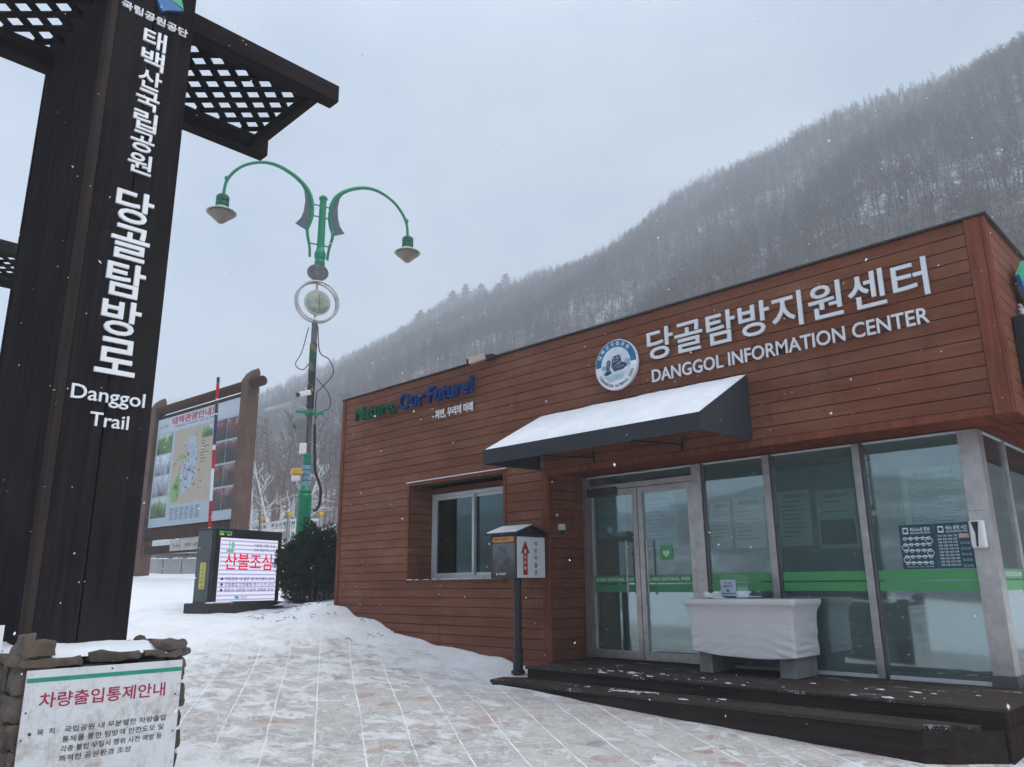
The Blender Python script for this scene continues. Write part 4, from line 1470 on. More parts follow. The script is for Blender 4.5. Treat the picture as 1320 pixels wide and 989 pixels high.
def make_cloth():
    rr = random.Random(3)
    per = []                       # rounded rectangle around the table, counter-clockwise from front left
    def corner(cx, cy_, a0, rad=0.035, n=5):
        return [(cx+rad*math.cos(R(a0+90*i/n)), cy_+rad*math.sin(R(a0+90*i/n))) for i in range(n+1)]
    rad = 0.03
    cs = [corner(TX0+rad, TY0+rad, 180), corner(TX1-rad, TY0+rad, 270), corner(TX1-rad, TY1-rad, 0), corner(TX0+rad, TY1-rad, 90)]
    counts = [96, 50, 96, 50]
    for k in range(4):
        per += cs[k]
        a, b = cs[k][-1], cs[(k+1) % 4][0]
        per += [(a[0]+(b[0]-a[0])*i/counts[k], a[1]+(b[1]-a[1])*i/counts[k]) for i in range(1, counts[k])]
    n = len(per)
    mb = MB()
    rows, vs_ = 56, []
    cxm, cym = (TX0+TX1)/2, (TY0+TY1)/2
    for j in range(rows+1):
        v_ = j/rows
        for (x, y) in per:
            fx, fy = (x-cxm)/((TX1-TX0)/2), (y-cym)/((TY1-TY0)/2)
            if v_ < 0.08:
                inset, z = 0.0, TZ-v_/0.08*0.045
            else:
                t_ = (v_-0.08)/0.92
                drop = 0.475+0.05*(1-fx*fx)*(1 if fy < -0.5 else 0.3)+0.03*max(0, fx)
                z = TZ-0.045-t_*drop
                inset = 0.05*(1-math.exp(-t_*9))
            xx, yy = x-fx*inset, y-fy*inset
            if v_ > 0.1:
                # soft diagonal pull folds, stronger towards the hem and the corners
                k_ = min(1, (v_-0.1)*1.6)
                q = Vector((x*1.3+y*0.7, z*9+abs(fx)*2.5, 1.7+y))
                w = mnoise.noise(q)*0.5+mnoise.noise(q*2.3)*0.3+0.35*abs(mnoise.noise(Vector((x*3+z*6*(1 if fx > 0 else -1), z*16, y*3))))
                edge_ = 0.35+0.65*abs(fx)**2
                sag = math.sin(z*70+fx*fx*9.0+3*mnoise.noise(Vector((x*4, z*4, 5))))*0.0035*max(0, v_-0.55)*2*(0.35+0.65*abs(fx))
                amp = (0.006+0.018*abs(fx)**5+0.010*max(0, v_-0.7)/0.3)*k_
                nx_, ny_ = (0, -1) if fy < -0.93 else ((1, 0) if fx > 0.93 else ((-1, 0) if fx < -0.93 else (0, 1)))
                xx += nx_*(w*amp+sag)
                yy += ny_*(w*amp+sag)
            vs_.append((xx, yy, z))
    fs = [(j*n+i, j*n+(i+1) % n, (j+1)*n+(i+1) % n, (j+1)*n+i) for j in range(rows) for i in range(n)]
    fs.append(tuple(range(n))[::-1])
    mb.add(vs_, fs)
    o = mb.build('tablecloth', M['cloth'], None, smooth=True)
    sol = o.modifiers.new('thickness', 'SOLIDIFY')
    sol.thickness = 0.003
    tag(o, 'white cloth tied round the table in front of the glass, wrinkled at the hem', 'tablecloth')
make_cloth()
ns = thing('notice_stand', 'small printed notice in a clear stand on the white cloth', 'notice', (-4.42, 7.85, TZ))
f = MB()
f.box(-4.52, -4.20, 7.86, 7.866, TZ+0.003, TZ+0.26)
f.build('clear_sheet', M['acrylic'], ns)
f = MB()
f.box(-4.515, -4.335, 7.846, 7.852, TZ+0.004, TZ+0.20)
sh = f.build('sheet', plain('pale_blue_sheet', (0.42, 0.50, 0.60), 0.5), ns)
f = MB()
for k, s_ in enumerate(('안내소', '출입 안내')):
    text(f, s_, (-4.475, 7.8455, TZ+0.155-k*0.032), UX, UZ, 0.022, 0.10, 0.001, 0.01)
f.lathe((-4.43, 7.8455, TZ+0.085), [(0.014, 0), (0.014, 0.001)], 12, (0, -1, 0))
f.box(-4.512, -4.338, 7.8445, 7.8455, TZ+0.010, TZ+0.030)
f.box(-4.512, -4.338, 7.8445, 7.8455, TZ+0.052, TZ+0.060)
f.build('print', M['navy'], sh)
f = MB()
f.blob((-4.60, 7.80, TZ+0.02), 0.10, 0.07, 0.045, 3, 1.1, 14, 7, True)
f.blob((-4.50, 7.74, TZ+0.008), 0.09, 0.05, 0.02, 8, 0.9, 12, 6, True)
tag(f.build('crumpled_cloth', M['paper'], None, smooth=True), 'crumpled white rag lying beside the notice stand on the table', 'rag')

# ------------------------------------------------------------------ leaflet box on a pole
LX, LYY = -6.97, 7.20
lg = gz1(LX, LYY)
lb_ = thing('leaflet_box', 'dark roofed leaflet box with white arrow panel on a black pole', 'leaflet box', (LX, LYY, lg))
f = MB()
f.tube([(LX, LYY, lg-0.2), (LX, LYY, lg+0.28)], 0.062, 16)
f.tube([(LX, LYY, lg+0.28), (LX, LYY, 0.08)], 0.050, 16)
f.lathe((LX, LYY, lg), [(0.085, 0.0), (0.085, 0.03), (0.06, 0.045)], 16)
f.build('pole', M['black'], lb_, smooth=False)
bx0, bx1, by0, by1 = LX-0.29, LX+0.17, LYY-0.18, LYY+0.33
f = MB()
f.box(bx0, bx1, by0, by1, 0.075, 0.60)
f.build('box', plain('dark_brown_metal', (0.035, 0.030, 0.032), 0.4), lb_, bevel=0.006)
f = MB()
f.box(bx0+0.04, bx1-0.035, by0-0.004, by0-0.0005, 0.13, 0.50)
dr_ = f.build('clear_door', mat_photo('leaflets_behind_plastic', [(0.3, (0.022, 0.022, 0.028)), (0.55, (0.06, 0.062, 0.07)), (0.75, (0.13, 0.14, 0.16))], 4.0, 2), lb_)
f = MB()
text(f, '▲ 국립공원', (bx0+0.10, by0-0.0045, 0.115), UX, UZ, 0.028, 0.17, 0.001, 0.01)
f.build('door_print', M['paper'], dr_)
f = MB()
hw = 0.022
f.prism([(bx0+0.035, by0-0.004, 0.515+hw), (bx0+0.035+hw, by0-0.004, 0.515), (bx1-0.045-hw, by0-0.004, 0.515), (bx1-0.045, by0-0.004, 0.515+hw), (bx1-0.045, by0-0.004, 0.515+2*hw), (bx1-0.045-hw, by0-0.004, 0.515+3*hw), (bx0+0.035+hw, by0-0.004, 0.515+3*hw), (bx0+0.035, by0-0.004, 0.515+2*hw)], (0, 0.0035, 0))
ol = f.build('orange_plate', M['orange'], lb_)
f = MB()
text(f, '안내지도 가져가세요', (bx0+0.055, by0-0.0045, 0.53), UX, UZ, 0.034, 0.26, 0.001, 0.01)
f.build('plate_print', M['ink'], ol)
f = MB()
f.box(bx1+0.0005, bx1+0.006, by0+0.005, by1-0.004, 0.08, 0.575)
wp = f.build('arrow_panel', M['white'], lb_)
f = MB()
ym, xx = by0+0.145, bx1+0.0065
f.prism([(xx, ym-0.038, 0.115), (xx, ym+0.038, 0.115), (xx, ym+0.038, 0.375), (xx, ym+0.078, 0.375), (xx, ym, 0.53), (xx, ym-0.078, 0.375), (xx, ym-0.038, 0.375)], (0.002, 0, 0))
ar = f.build('red_arrow', M['red'], wp)
f = MB()
for k, ch in enumerate('150M'):
    text(f, ch, (xx+0.0022, ym-0.018, 0.375-k*0.067), UY, UZ, 0.045, 0.030, 0.001, 0.01)
f.build('arrow_text', M['paper'], ar)
f = MB()
for k, ch in enumerate('석탄박물관'):
    text(f, ch, (xx, by0+0.31, 0.465-k*0.088), UY, UZ, 0.058, 0.050, 0.0015, 0.014)
f.build('panel_text', M['ink'], wp)
f = MB()
rz0, rz1, ov = 0.602, 0.70, 0.045
yc = (by0+by1)/2
f.prism([(bx0-ov, by0-ov, rz0), (bx0-ov, yc, rz1), (bx0-ov, by1+ov, rz0), (bx0-ov, by1+ov, rz0+0.02), (bx0-ov, yc, rz1+0.022), (bx0-ov, by0-ov, rz0+0.02)], (bx1-bx0+2*ov, 0, 0))
f.prism([(bx0+0.01, by0, rz0), (bx0+0.01, yc, rz1-0.012), (bx0+0.01, by1, rz0)], (bx1-bx0-0.014, 0, 0))
rf = f.build('roof', M['black'], lb_)
f = MB()
f.prism([(bx0-ov+0.008, by0-ov+0.01, rz0+0.028), (bx0-ov+0.008, yc-0.01, rz1+0.026), (bx0-ov+0.008, yc-0.01, rz1+0.038), (bx0-ov+0.008, by0-ov+0.012, rz0+0.045)], (bx1-bx0+2*ov-0.02, 0, 0))
f.build('snow_cover', M['snow'], rf, bevel=0.008)

# ------------------------------------------------------------------ emblem and box on the side wall
sw = thing('side_wall_emblem', 'green and blue park leaf emblem above a black louvred box on the side wall', 'sign', (XR, 8.6, 2.4))
f = MB()
f.prism([(XR+0.06, 8.19, 2.77), (XR+0.06, 8.42, 2.92), (XR+0.06, 8.56, 3.02), (XR+0.06, 8.70, 2.82), (XR+0.06, 8.50, 2.72)], (0.03, 0, 0))
f.build('green_leaf', M['flagg'], sw)
f = MB()
f.prism([(XR+0.06, 8.21, 2.755), (XR+0.06, 8.50, 2.705), (XR+0.06, 8.95, 2.80), (XR+0.06, 9.1, 2.50), (XR+0.06, 8.75, 2.36), (XR+0.06, 8.60, 2.45)], (0.03, 0, 0))
f.build('blue_leaf', M['flagb'], sw)
f = MB()
f.tube([(XR-0.02, 8.5, 2.78), (XR+0.065, 8.5, 2.78)], 0.015, 6)
f.tube([(XR-0.02, 8.8, 2.55), (XR+0.065, 8.8, 2.55)], 0.015, 6)
f.build('stud', M['steel'], sw)
f = MB()
text(f, '국립공원', (XR+0.02, 8.30, 2.40), UY, UZ, 0.13, 0.62, 0.02, 0.01)
f.build('lettering', M['letter'], sw)
lv = thing('louvred_box', 'tall black louvred box fixed to the side wall below the leaf emblem', 'box', (XR, 8.2, 1.9))
f = MB()
f.box(XR+0.002, XR+0.16, 8.02, 8.9, 1.50, 2.33)
f.build('case', M['black'], lv, bevel=0.006)
f = MB()
for k in range(14):
    f.box(XR+0.161, XR+0.172, 8.06, 8.86, 1.56+k*0.053, 1.585+k*0.053)
f.build('louvres', M['dark'], lv)

# ------------------------------------------------------------------ electronic notice board
a_ = R(107.32)
lux, luy = np.array([math.cos(a_), math.sin(a_), 0]), np.array([-math.sin(a_), math.cos(a_), 0])
LB = np.array([-13.777, 6.533, -0.25])
led = thing('led_board', 'black electronic notice board showing red words on a striped white screen', 'screen', tuple(LB), a_)
W, H = 1.43, 1.12
def loc(mb, nm, mat, par=led, **k): return mb.build(nm, mat, par, local=True, **k)
f = MB()
f.box(-0.12, W+0.12, -0.02, 0.40, -0.02, H+0.17)
loc(f, 'housing', plain('black_cabinet', (0.016, 0.018, 0.022), 0.4), bevel=0.012)
f = MB()
f.box(-0.14, -0.1205, 0.05, 0.40, -0.02, H+0.12)
loc(f, 'side_panel', plain('grey_cabinet_side', (0.075, 0.08, 0.088), 0.45), bevel=0.006)
f = MB()
f.box(-0.146, -0.1405, 0.14, 0.28, 0.22, 0.68)
lbp = loc(f, 'yellow_label', M['lime'])
f = MB()
for k, ch in enumerate('고압전기주의'):
    text(f, ch, (-0.1462, 0.235, 0.60-k*0.072), -UY, UZ, 0.045, 0.05, 0.001, 0.01)
loc(f, 'label_text', M['ink'], lbp)
f = MB()
f.box(0, W, -0.03, -0.0205, 0, H)
scr = loc(f, 'screen', mat_emit('screen_white', (0.82, 0.82, 1.0), 0.60))
f = MB()
for k in range(15):
    z = 0.015+k*0.0745
    f.box(0.004, W-0.004, -0.0312, -0.0303, z, z+0.030)
loc(f, 'screen_stripes', mat_emit('screen_lilac', (0.52, 0.54, 0.82), 0.52), scr)
ey = -0.0318
f = MB()
text(f, '산불조심', (0.12, ey, 0.555), UX, UZ, 0.30, 1.17, 0.001, 0.012)
loc(f, 'red_words', mat_emit('screen_red', (0.90, 0.015, 0.05), 0.52), scr)
f = MB()
for k, s_ in enumerate(('가을철 산불 조심', '산림 연접지역 소각')):
    text(f, s_, (0.80, ey, 0.985-k*0.085), UX, UZ, 0.055, 0.55, 0.001, 0.010)
for k, s_ in enumerate(('● 국립공원 내 흡연 및 취사행위 금지', '● 산림출입 인화물질 화기 소지 금지', '● 위반시 10만원 이상의 과태료 부과')):
    text(f, s_, (0.055, ey, 0.365-k*0.098), UX, UZ, 0.062, 1.32, 0.001, 0.012)
text(f, '국립공원', (0.55, ey, 0.045), UX, UZ, 0.045, 0.16, 0.001, 0)
loc(f, 'small_words', mat_emit('screen_ink', (0.10, 0.11, 0.28), 0.4), scr)
f = MB()
f.prism([(0.40, ey, 0.075), (0.46, ey, 0.10), (0.54, ey, 0.06), (0.47, ey, 0.035)], (0, -0.001, 0))
loc(f, 'screen_mark', mat_emit('screen_teal', (0.03, 0.28, 0.30), 0.8), scr)
f = MB()
f.prism([(0.16, ey, 0.86), (0.30, ey, 0.86), (0.33, ey, 0.90), (0.26, ey, 0.93), (0.13, ey, 0.90)], (0, -0.001, 0))
f.prism([(0.19, ey, 0.94), (0.215, ey, 0.94), (0.215, ey, 1.06), (0.19, ey, 1.06)], (0, -0.001, 0))
f.prism([(0.25, ey, 0.94), (0.32, ey, 0.94), (0.33, ey, 1.0), (0.29, ey, 1.07), (0.24, ey, 1.02)], (0, -0.001, 0))
loc(f, 'screen_icon', mat_emit('screen_green', (0.14, 0.36, 0.26), 0.8), scr)
f = MB()
f.box(-0.06, 0.28, -0.024, -0.0205, H+0.035, H+0.125)
loc(f, 'status_strip', M['black'])
f = MB()
text(f, '2023-11-17 금', (-0.05, -0.0245, H+0.085), UX, UZ, 0.036, 0.30, 0.001, 0.01)
loc(f, 'green_digits', mat_emit('led_green', (0.03, 0.75, 0.25), 0.8))
f = MB()
text(f, '10:42', (-0.04, -0.0245, H+0.042), UX, UZ, 0.032, 0.10, 0.001, 0.01)
text(f, '-2.1', (0.12, -0.0245, H+0.042), UX, UZ, 0.032, 0.11, 0.001, 0.01)
loc(f, 'yellow_digits', mat_emit('led_yellow', (0.80, 0.62, 0.06), 0.8))
f = MB()
f.box(-0.24, W+0.16, -0.13, 0.50, -0.34, -0.022)
pl = loc(f, 'plinth', plain('dark_brown_plinth', (0.040, 0.033, 0.036), 0.7), bevel=0.012)
f = MB()
for k in range(9):
    f.blob((-0.18+k*0.06, -0.06+0.02*(k % 3), -0.022), 0.10, 0.07, 0.022, k, 0.4, 8, 4, True)
loc(f, 'plinth_snow', M['snow'], pl, smooth=True)

# ------------------------------------------------------------------ barrier with raised arm
bx, by = -14.76, 6.80
bg = gz1(bx, by)
br = thing('barrier', 'raised red and white barrier arm standing upright behind the electronic board', 'barrier', (bx, by, bg))
f = MB()
f.box(bx-0.17, bx+0.17, by+0.06, by+0.36, bg-0.1, 0.95)
f.build('cabinet', M['white'], br, bevel=0.02)
arm = np.array([-0.02, -0.02, 1.0])
def seg(z0, z1, mat, nm, grow=0.0):
    f = MB()
    a = np.array([bx+0.0, by-0.0, 0])+arm*z0*np.array([1, 1, 1])
    b = np.array([bx+0.0, by-0.0, 0])+arm*z1
    f.bar(tuple(a), tuple(b), 0.024+grow, 0.046+grow)
    return f.build(nm, mat, br)
am = seg(0.75, 4.12, M['white'], 'arm')
for z0, z1, m_ in ((1.12, 1.62, 'red'), (2.25, 2.62, 'red'), (2.72, 3.33, 'navy'), (3.66, 3.98, 'red'), (3.985, 4.10, 'navy'), (3.36, 3.62, 'dark')):
    f = MB()
    a = np.array([bx, by-0.0, 0])+arm*z0
    b = np.array([bx, by-0.0, 0])+arm*z1
    f.bar(tuple(a), tuple(b), 0.030, 0.052)
    f.build('band', M[m_], am)
f = MB()
f.bar((bx-0.0, by+0.16, 0.78), (bx, by-0.05, 0.78), 0.10, 0.10)
f.build('pivot', M['dark'], br)

# ------------------------------------------------------------------ map board
mr = R(4.05)
mbz = gz1(-21.5, 9.3)
mbd = thing('map_board', 'large brown timber frame holding a pale blue tourist map with photographs', 'map board', (-19.05, 9.46, 0), mr)
def ml(mb, nm, mat, par=mbd, **k): return mb.build(nm, mat, par, local=True, **k)
BW = 4.95
for x0, x1 in ((-0.36, 0.0), (-BW-0.62, -BW-0.28)):
    f = MB()
    y0, y1 = 0.0, 0.34
    f.prism([(x0, y0, mbz-0.6), (x0, y1, mbz-0.6), (x0, y1, 5.62), (x0, y1-0.06, 5.74), (x0, y0+0.12, 5.60), (x0, y0, 5.40)], (x1-x0, 0, 0))
    ml(f, 'post', M['brown'], bevel=0.015)
f = MB()
f.tube([(-BW-1.02, 0.14, 5.28), (0.46, 0.14, 5.28)], 0.135, 16)
ml(f, 'log_rail', M['brownd'], smooth=False)
f = MB()
f.box(-BW-0.275, -0.365, 0.10, 0.24, 1.36, 1.66)
f.box(-BW-0.275, -0.365, 0.12, 0.22, 0.95, 1.18)
ml(f, 'lower_rail', M['brownd'], bevel=0.01)
f = MB()
f.box(-BW-0.275, -0.365, 0.14, 0.24, 1.662, 5.10)
ml(f, 'back_board', M['brownd'])
PX0, PX1, PZ0, PZ1 = -BW-0.20, -0.44, 1.72, 4.98
f = MB()
f.box(PX0, PX1, 0.105, 0.139, PZ0, PZ1)
pn = ml(f, 'panel', M['panel'])
PW, PH = PX1-PX0, PZ1-PZ0
def pr_(u0, u1, v0, v1, mat, nm, d=0.004):
    f = MB()
    f.box(PX0+PW*u0, PX0+PW*u1, 0.105-d, 0.1045, PZ0+PH*v0, PZ0+PH*v1)
    return ml(f, nm, mat, pn)
pr_(0.0, 1.0, 0.865, 1.0, plain('pale_title_band', (0.42, 0.47, 0.52), 0.4, 0, 0.04), 'title_band', 0.003)
f = MB()
text(f, '태백관광안내도', (PX0+PW*0.19, 0.1015, PZ0+PH*0.915), UX, UZ, 0.24, PW*0.56, 0.001, 0.03)
ml(f, 'title', plain('dark_red_title', (0.36, 0.02, 0.04), 0.5), pn)
f = MB()
text(f, 'TAEBAEK TOURIST GUIDE MAP', (PX0+PW*0.22, 0.1015, PZ0+PH*0.885), UX, UZ, 0.065, PW*0.50, 0.001, 0.0)
text(f, '산소도시 태백', (PX0+PW*0.03, 0.1015, PZ0+PH*0.905), UX, UZ, 0.11, PW*0.11, 0.001, 0.0)
rr = random.Random(6)
for c_ in range(6):
    for k in range(7):
        u = 0.27+c_*0.062
        f.box(PX0+PW*u, PX0+PW*(u+rr.uniform(0.03, 0.05)), 0.1005, 0.1042, PZ0+PH*(0.145-k*0.016), PZ0+PH*(0.150-k*0.016))
ml(f, 'small_print', M['ink'], pn)
greens = [(0.25, (0.01, 0.03, 0.012)), (0.5, (0.06, 0.14, 0.04)), (0.62, (0.10, 0.22, 0.06)), (0.75, (0.45, 0.48, 0.46))]
skies = [(0.3, (0.05, 0.045, 0.05)), (0.5, (0.22, 0.22, 0.26)), (0.65, (0.34, 0.38, 0.46)), (0.8, (0.55, 0.6, 0.68))]
darks = [(0.32, (0.012, 0.011, 0.014)), (0.55, (0.035, 0.025, 0.030)), (0.70, (0.12, 0.035, 0.03)), (0.85, (0.22, 0.17, 0.15))]
for k, st in enumerate((greens, skies, skies, greens)):
    v1 = 0.845-k*0.195
    pr_(0.02, 0.215, v1-0.18, v1, mat_photo('board_photo', st, 2.2, k+1), 'photograph')
for k in range(4):
    v1 = 0.845-k*0.195
    for q in range(2):
        pr_(0.745+q*0.122, 0.862+q*0.122, v1-0.18, v1, mat_photo('board_photo', darks, 2.6, 10+k*2+q), 'photograph')
mp_ = pr_(0.245, 0.715, 0.185, 0.85, M['map'], 'map')
f = MB()
for (u, v_, r1, r2_) in ((0.45, 0.44, 0.46, 0.42), (0.47, 0.70, 0.24, 0.26), (0.50, 0.58, 0.26, 0.3), (0.40, 0.32, 0.30, 0.2)):
    pts = [(PX0+PW*u+r1*math.cos(R(a))*(1+0.25*math.sin(a*0.13+u*20)), 0.1003, PZ0+PH*v_+r2_*math.sin(R(a))*(1+0.2*math.sin(a*0.17))) for a in range(0, 360, 20)]
    f.prism(pts, (0, -0.001-0.0002*u, 0))
ml(f, 'town_area', M['mapblue'], mp_)
f = MB()
for (u, v_, r1, r2_) in ((0.31, 0.28, 0.30, 0.26), (0.36, 0.60, 0.2, 0.07), (0.33, 0.37, 0.2, 0.2)):
    pts = [(PX0+PW*u+r1*math.cos(R(a))*(1+0.3*math.sin(a*0.11+u*20)), 0.0985, PZ0+PH*v_+r2_*math.sin(R(a))) for a in range(0, 360, 20)]
    f.prism(pts, (0, -0.001, 0))
ml(f, 'park_area', M['mapgreen'], mp_)
f = MB()
for k in range(70):
    u, v_ = rr.gauss(0.44, 0.085), rr.gauss(0.46, 0.14)
    if not (0.26 < u < 0.70 and 0.2 < v_ < 0.83): continue
    s_ = rr.uniform(0.015, 0.035)
    f.box(PX0+PW*u-s_, PX0+PW*u+s_, 0.0955, 0.097, PZ0+PH*v_-s_*0.7, PZ0+PH*v_+s_*0.7)
ml(f, 'place_marks', M['ink'], mp_)
pr_(0.585, 0.705, 0.73, 0.835, mat_photo('board_photo', greens, 3, 33), 'inset_photograph', 0.007)
f = MB()
for k in range(8):
    f.box(PX0+PW*0.59, PX0+PW*(0.62+rr.random()*0.08), 0.0975, 0.0995, PZ0+PH*(0.70-k*0.026), PZ0+PH*(0.706-k*0.026))
ml(f, 'map_legend', M['ink'], mp_)
f = MB()
f.box(-3.6, -1.3, 0.07, 0.0995, 1.0, 1.30)
np_ = ml(f, 'name_plate', plain('cream_plate', (0.42, 0.38, 0.33), 0.5), bevel=0.004)
f = MB()
text(f, '태백시 관광안내소', (-2.75, 0.0695, 1.08), UX, UZ, 0.11, 1.25, 0.001, 0.02)
text(f, 'Taebaek', (-3.45, 0.0695, 1.10), UX, UZ, 0.09, 0.5, 0.001, 0.0)
ml(f, 'plate_print', M['ink'], np_)

# ------------------------------------------------------------------ double armed street lamp
LP = np.array([-14.24, 8.48, 0.0])
LD = np.array([1.10, 4.05, 0.0])
LD = LD/np.linalg.norm(LD)
LN = np.array([-LD[1], LD[0], 0.0])
lpg = gz1(LP[0], LP[1])
lamp = thing('street_lamp', 'tall green lamp post with two curved arms and a steel ring emblem', 'street lamp', (LP[0], LP[1], lpg))
def lp(r, z, n=0.0): return tuple(LP+LD*r+LN*n+np.array([0, 0, z]))
f = MB()
f.lathe(lp(0, 0), [(0.14, lpg-0.2), (0.14, 1.80), (0.125, 1.84), (0.14, 1.86), (0.14, 1.90), (0.11, 1.95), (0.085, 2.0), (0.08, 2.02)], 20)
f.build('base_sleeve', M['green'], lamp, smooth=False)
f = MB()
f.lathe(lp(0, 0), [(0.085, 2.0), (0.085, 2.42)], 16)
bw = f.build('blue_wrap', M['bluewrap'], lamp)
f = MB()
for k in range(3):
    f.lathe(lp(0, 0), [(0.0862, 2.10+k*0.11), (0.0862, 2.115+k*0.11)], 16)
f.build('wrap_print', M['ink'], bw)
f = MB()
f.tube([lp(0, 2.40), lp(0, 5.52)], 0.065, 12)
pole = f.build('pole', plain('grey_steel_pole', (0.12, 0.115, 0.115), 0.4, 0.3), lamp)
f = MB()
f.lathe(lp(0, 0), [(0.075, 2.40), (0.085, 2.45), (0.085, 2.62), (0.07, 2.68)], 14)
f.lathe(lp(0, 0), [(0.07, 3.47), (0.13, 3.50), (0.13, 3.55), (0.07, 3.58)], 14)
f.bar(lp(-0.30, 3.53), lp(0.30, 3.53), 0.06)
f.bar(lp(0, 3.53, -0.2), lp(0, 3.53, 0.2), 0.06)
f.tube([lp(0.0, 2.88), lp(-0.22, 3.06), lp(-0.34, 3.28)], 0.025, 8)
f.build('clamp', M['green'], lamp)
def mat_tape():
    t = NT('striped_tape')
    x, y, z = t.sep(t.pos())
    a = t.math('FRACT', t.math('MULTIPLY', t.math('ADD', z, t.math('MULTIPLY', t.math('ADD', x, y), 0.8)), 2.2))
    b = t.noise(t.pos(), 4, 3)
    c = t.mixc(t.math('GREATER_THAN', t.math('MULTIPLY', a, b), 0.42), (0.010, 0.014, 0.018), (0.17, 0.12, 0.06))
    c = t.mixc(t.ramp(t.noise(t.pos(), 2.1, 2), [(0.55, 0), (0.6, 0.85)]), c, (0.008, 0.075, 0.055))
    return t.set(c, 0.4)
f = MB()
f.lathe(lp(0, 0), [(0.078, 3.62), (0.080, 5.05), (0.075, 5.06)], 14)
f.build('tape_wrap', mat_tape(), lamp)
# ring emblem
f = MB()
for q in (-0.07, 0.07):
    f.ring(lp(0.02, 6.02, q), 0.455, 0.026, tuple(LN), 40, 8)
f.tube([lp(0, 5.50), lp(0, 5.70)], 0.03, 8)
f.tube([lp(0, 6.30), lp(0, 6.52)], 0.025, 8)
for q in range(8):
    a = R(22+45*q)
    f.tube([lp(0.02+0.455*math.cos(a), 6.02+0.455*math.sin(a), -0.07), lp(0.02+0.455*math.cos(a), 6.02+0.455*math.sin(a), 0.07)], 0.012, 6)
f.build('steel_ring', M['steel'], lamp, smooth=True)
f = MB()
f.lathe(lp(0.03, 6.0, -0.04), [(0.285, 0), (0.29, 0.02), (0.29, 0.06), (0.285, 0.08)], 32, tuple(LN))
dsk = f.build('disc_rim', M['steel'], lamp)
f = MB()
f.lathe(lp(0.03, 6.0, 0.0405), [(0.262, 0), (0.262, 0.006)], 32, tuple(LN))
f.lathe(lp(0.03, 6.0, -0.0465), [(0.262, 0), (0.262, 0.006)], 32, tuple(LN))
f.build('disc_picture', mat_photo('weathered_disc_picture', [(0.3, (0.10, 0.20, 0.16)), (0.5, (0.27, 0.32, 0.27)), (0.7, (0.42, 0.42, 0.33))], 3.5, 4), dsk)
f = MB()
for q in (0.047, -0.0475):
    f.bar(lp(0.06, 5.82, q), lp(0.06, 6.2, q), 0.018, 0.001)
    for (a, b) in ((0.18, 0.05), (-0.15, 0.07), (0.14, -0.07), (-0.1, -0.02)):
        f.bar(lp(0.06, 6.02+b*0.5, q), lp(0.06+a, 6.02+b, q), 0.010, 0.001)
f.build('disc_drawing', plain('brown_drawing', (0.08, 0.075, 0.06), 0.6), dsk)
f = MB()
ax = np.array([-LN[0]*0.9, -LN[1]*0.9, -0.42])
for q in (0,):
    c = np.array(lp(-0.03, 6.66, -0.10))
    u = LD
    w = np.cross(ax/np.linalg.norm(ax), u)
    pts = [tuple(c+u*0.235*math.cos(R(t))+w*0.185*math.sin(R(t))) for t in range(0, 360, 12)]
    f.prism(pts, tuple(ax/np.linalg.norm(ax)*0.03))
f.build('oval_plate', plain('grey_oval_plate', (0.19, 0.20, 0.21), 0.4, 0.4, 0.3, 12), lamp)
# upper green mast
f = MB()
f.lathe(lp(0.03, 0), [(0.09, 6.70), (0.12, 6.74), (0.12, 6.80), (0.095, 6.84), (0.115, 6.90), (0.115, 6.96), (0.095, 7.0), (0.125, 7.06), (0.125, 7.16), (0.10, 7.22), (0.085, 7.28), (0.075, 8.46), (0.095, 8.48), (0.095, 8.52), (0.05, 8.57)], 16)
f.tube([lp(0, 6.5), lp(0.02, 6.75)], 0.06, 10)
f.build('mast', M['green'], lamp)
TUBE = [(0.20, 7.04), (0.205, 7.16), (0.225, 7.32), (0.29, 7.64), (0.235, 7.86), (0.205, 8.05), (0.225, 8.35), (0.33, 8.62), (0.55, 8.83), (0.80, 8.965), (1.05, 9.04), (1.30, 9.035), (1.55, 8.95), (1.78, 8.80), (1.95, 8.60), (2.05, 8.41), (2.085, 8.24), (2.10, 8.02)]
FIN = [(0.56, 7.755), (0.44, 7.92), (0.39, 8.10), (0.37, 8.36), (0.41, 8.60), (0.51, 8.76), (0.33, 8.60), (0.225, 8.35), (0.205, 8.05), (0.235, 7.86), (0.29, 7.64)]
def smooth_path(P_, n=4):
    out = []
    P_ = [np.array(p) for p in P_]
    for i in range(len(P_)-1):
        a, b, c, d = P_[max(i-1, 0)], P_[i], P_[i+1], P_[min(i+2, len(P_)-1)]
        for k in range(n):
            t = k/n
            out.append(0.5*((2*b)+(-a+c)*t+(2*a-5*b+4*c-d)*t*t+(-a+3*b-3*c+d)*t**3))
    out.append(P_[-1])
    return out
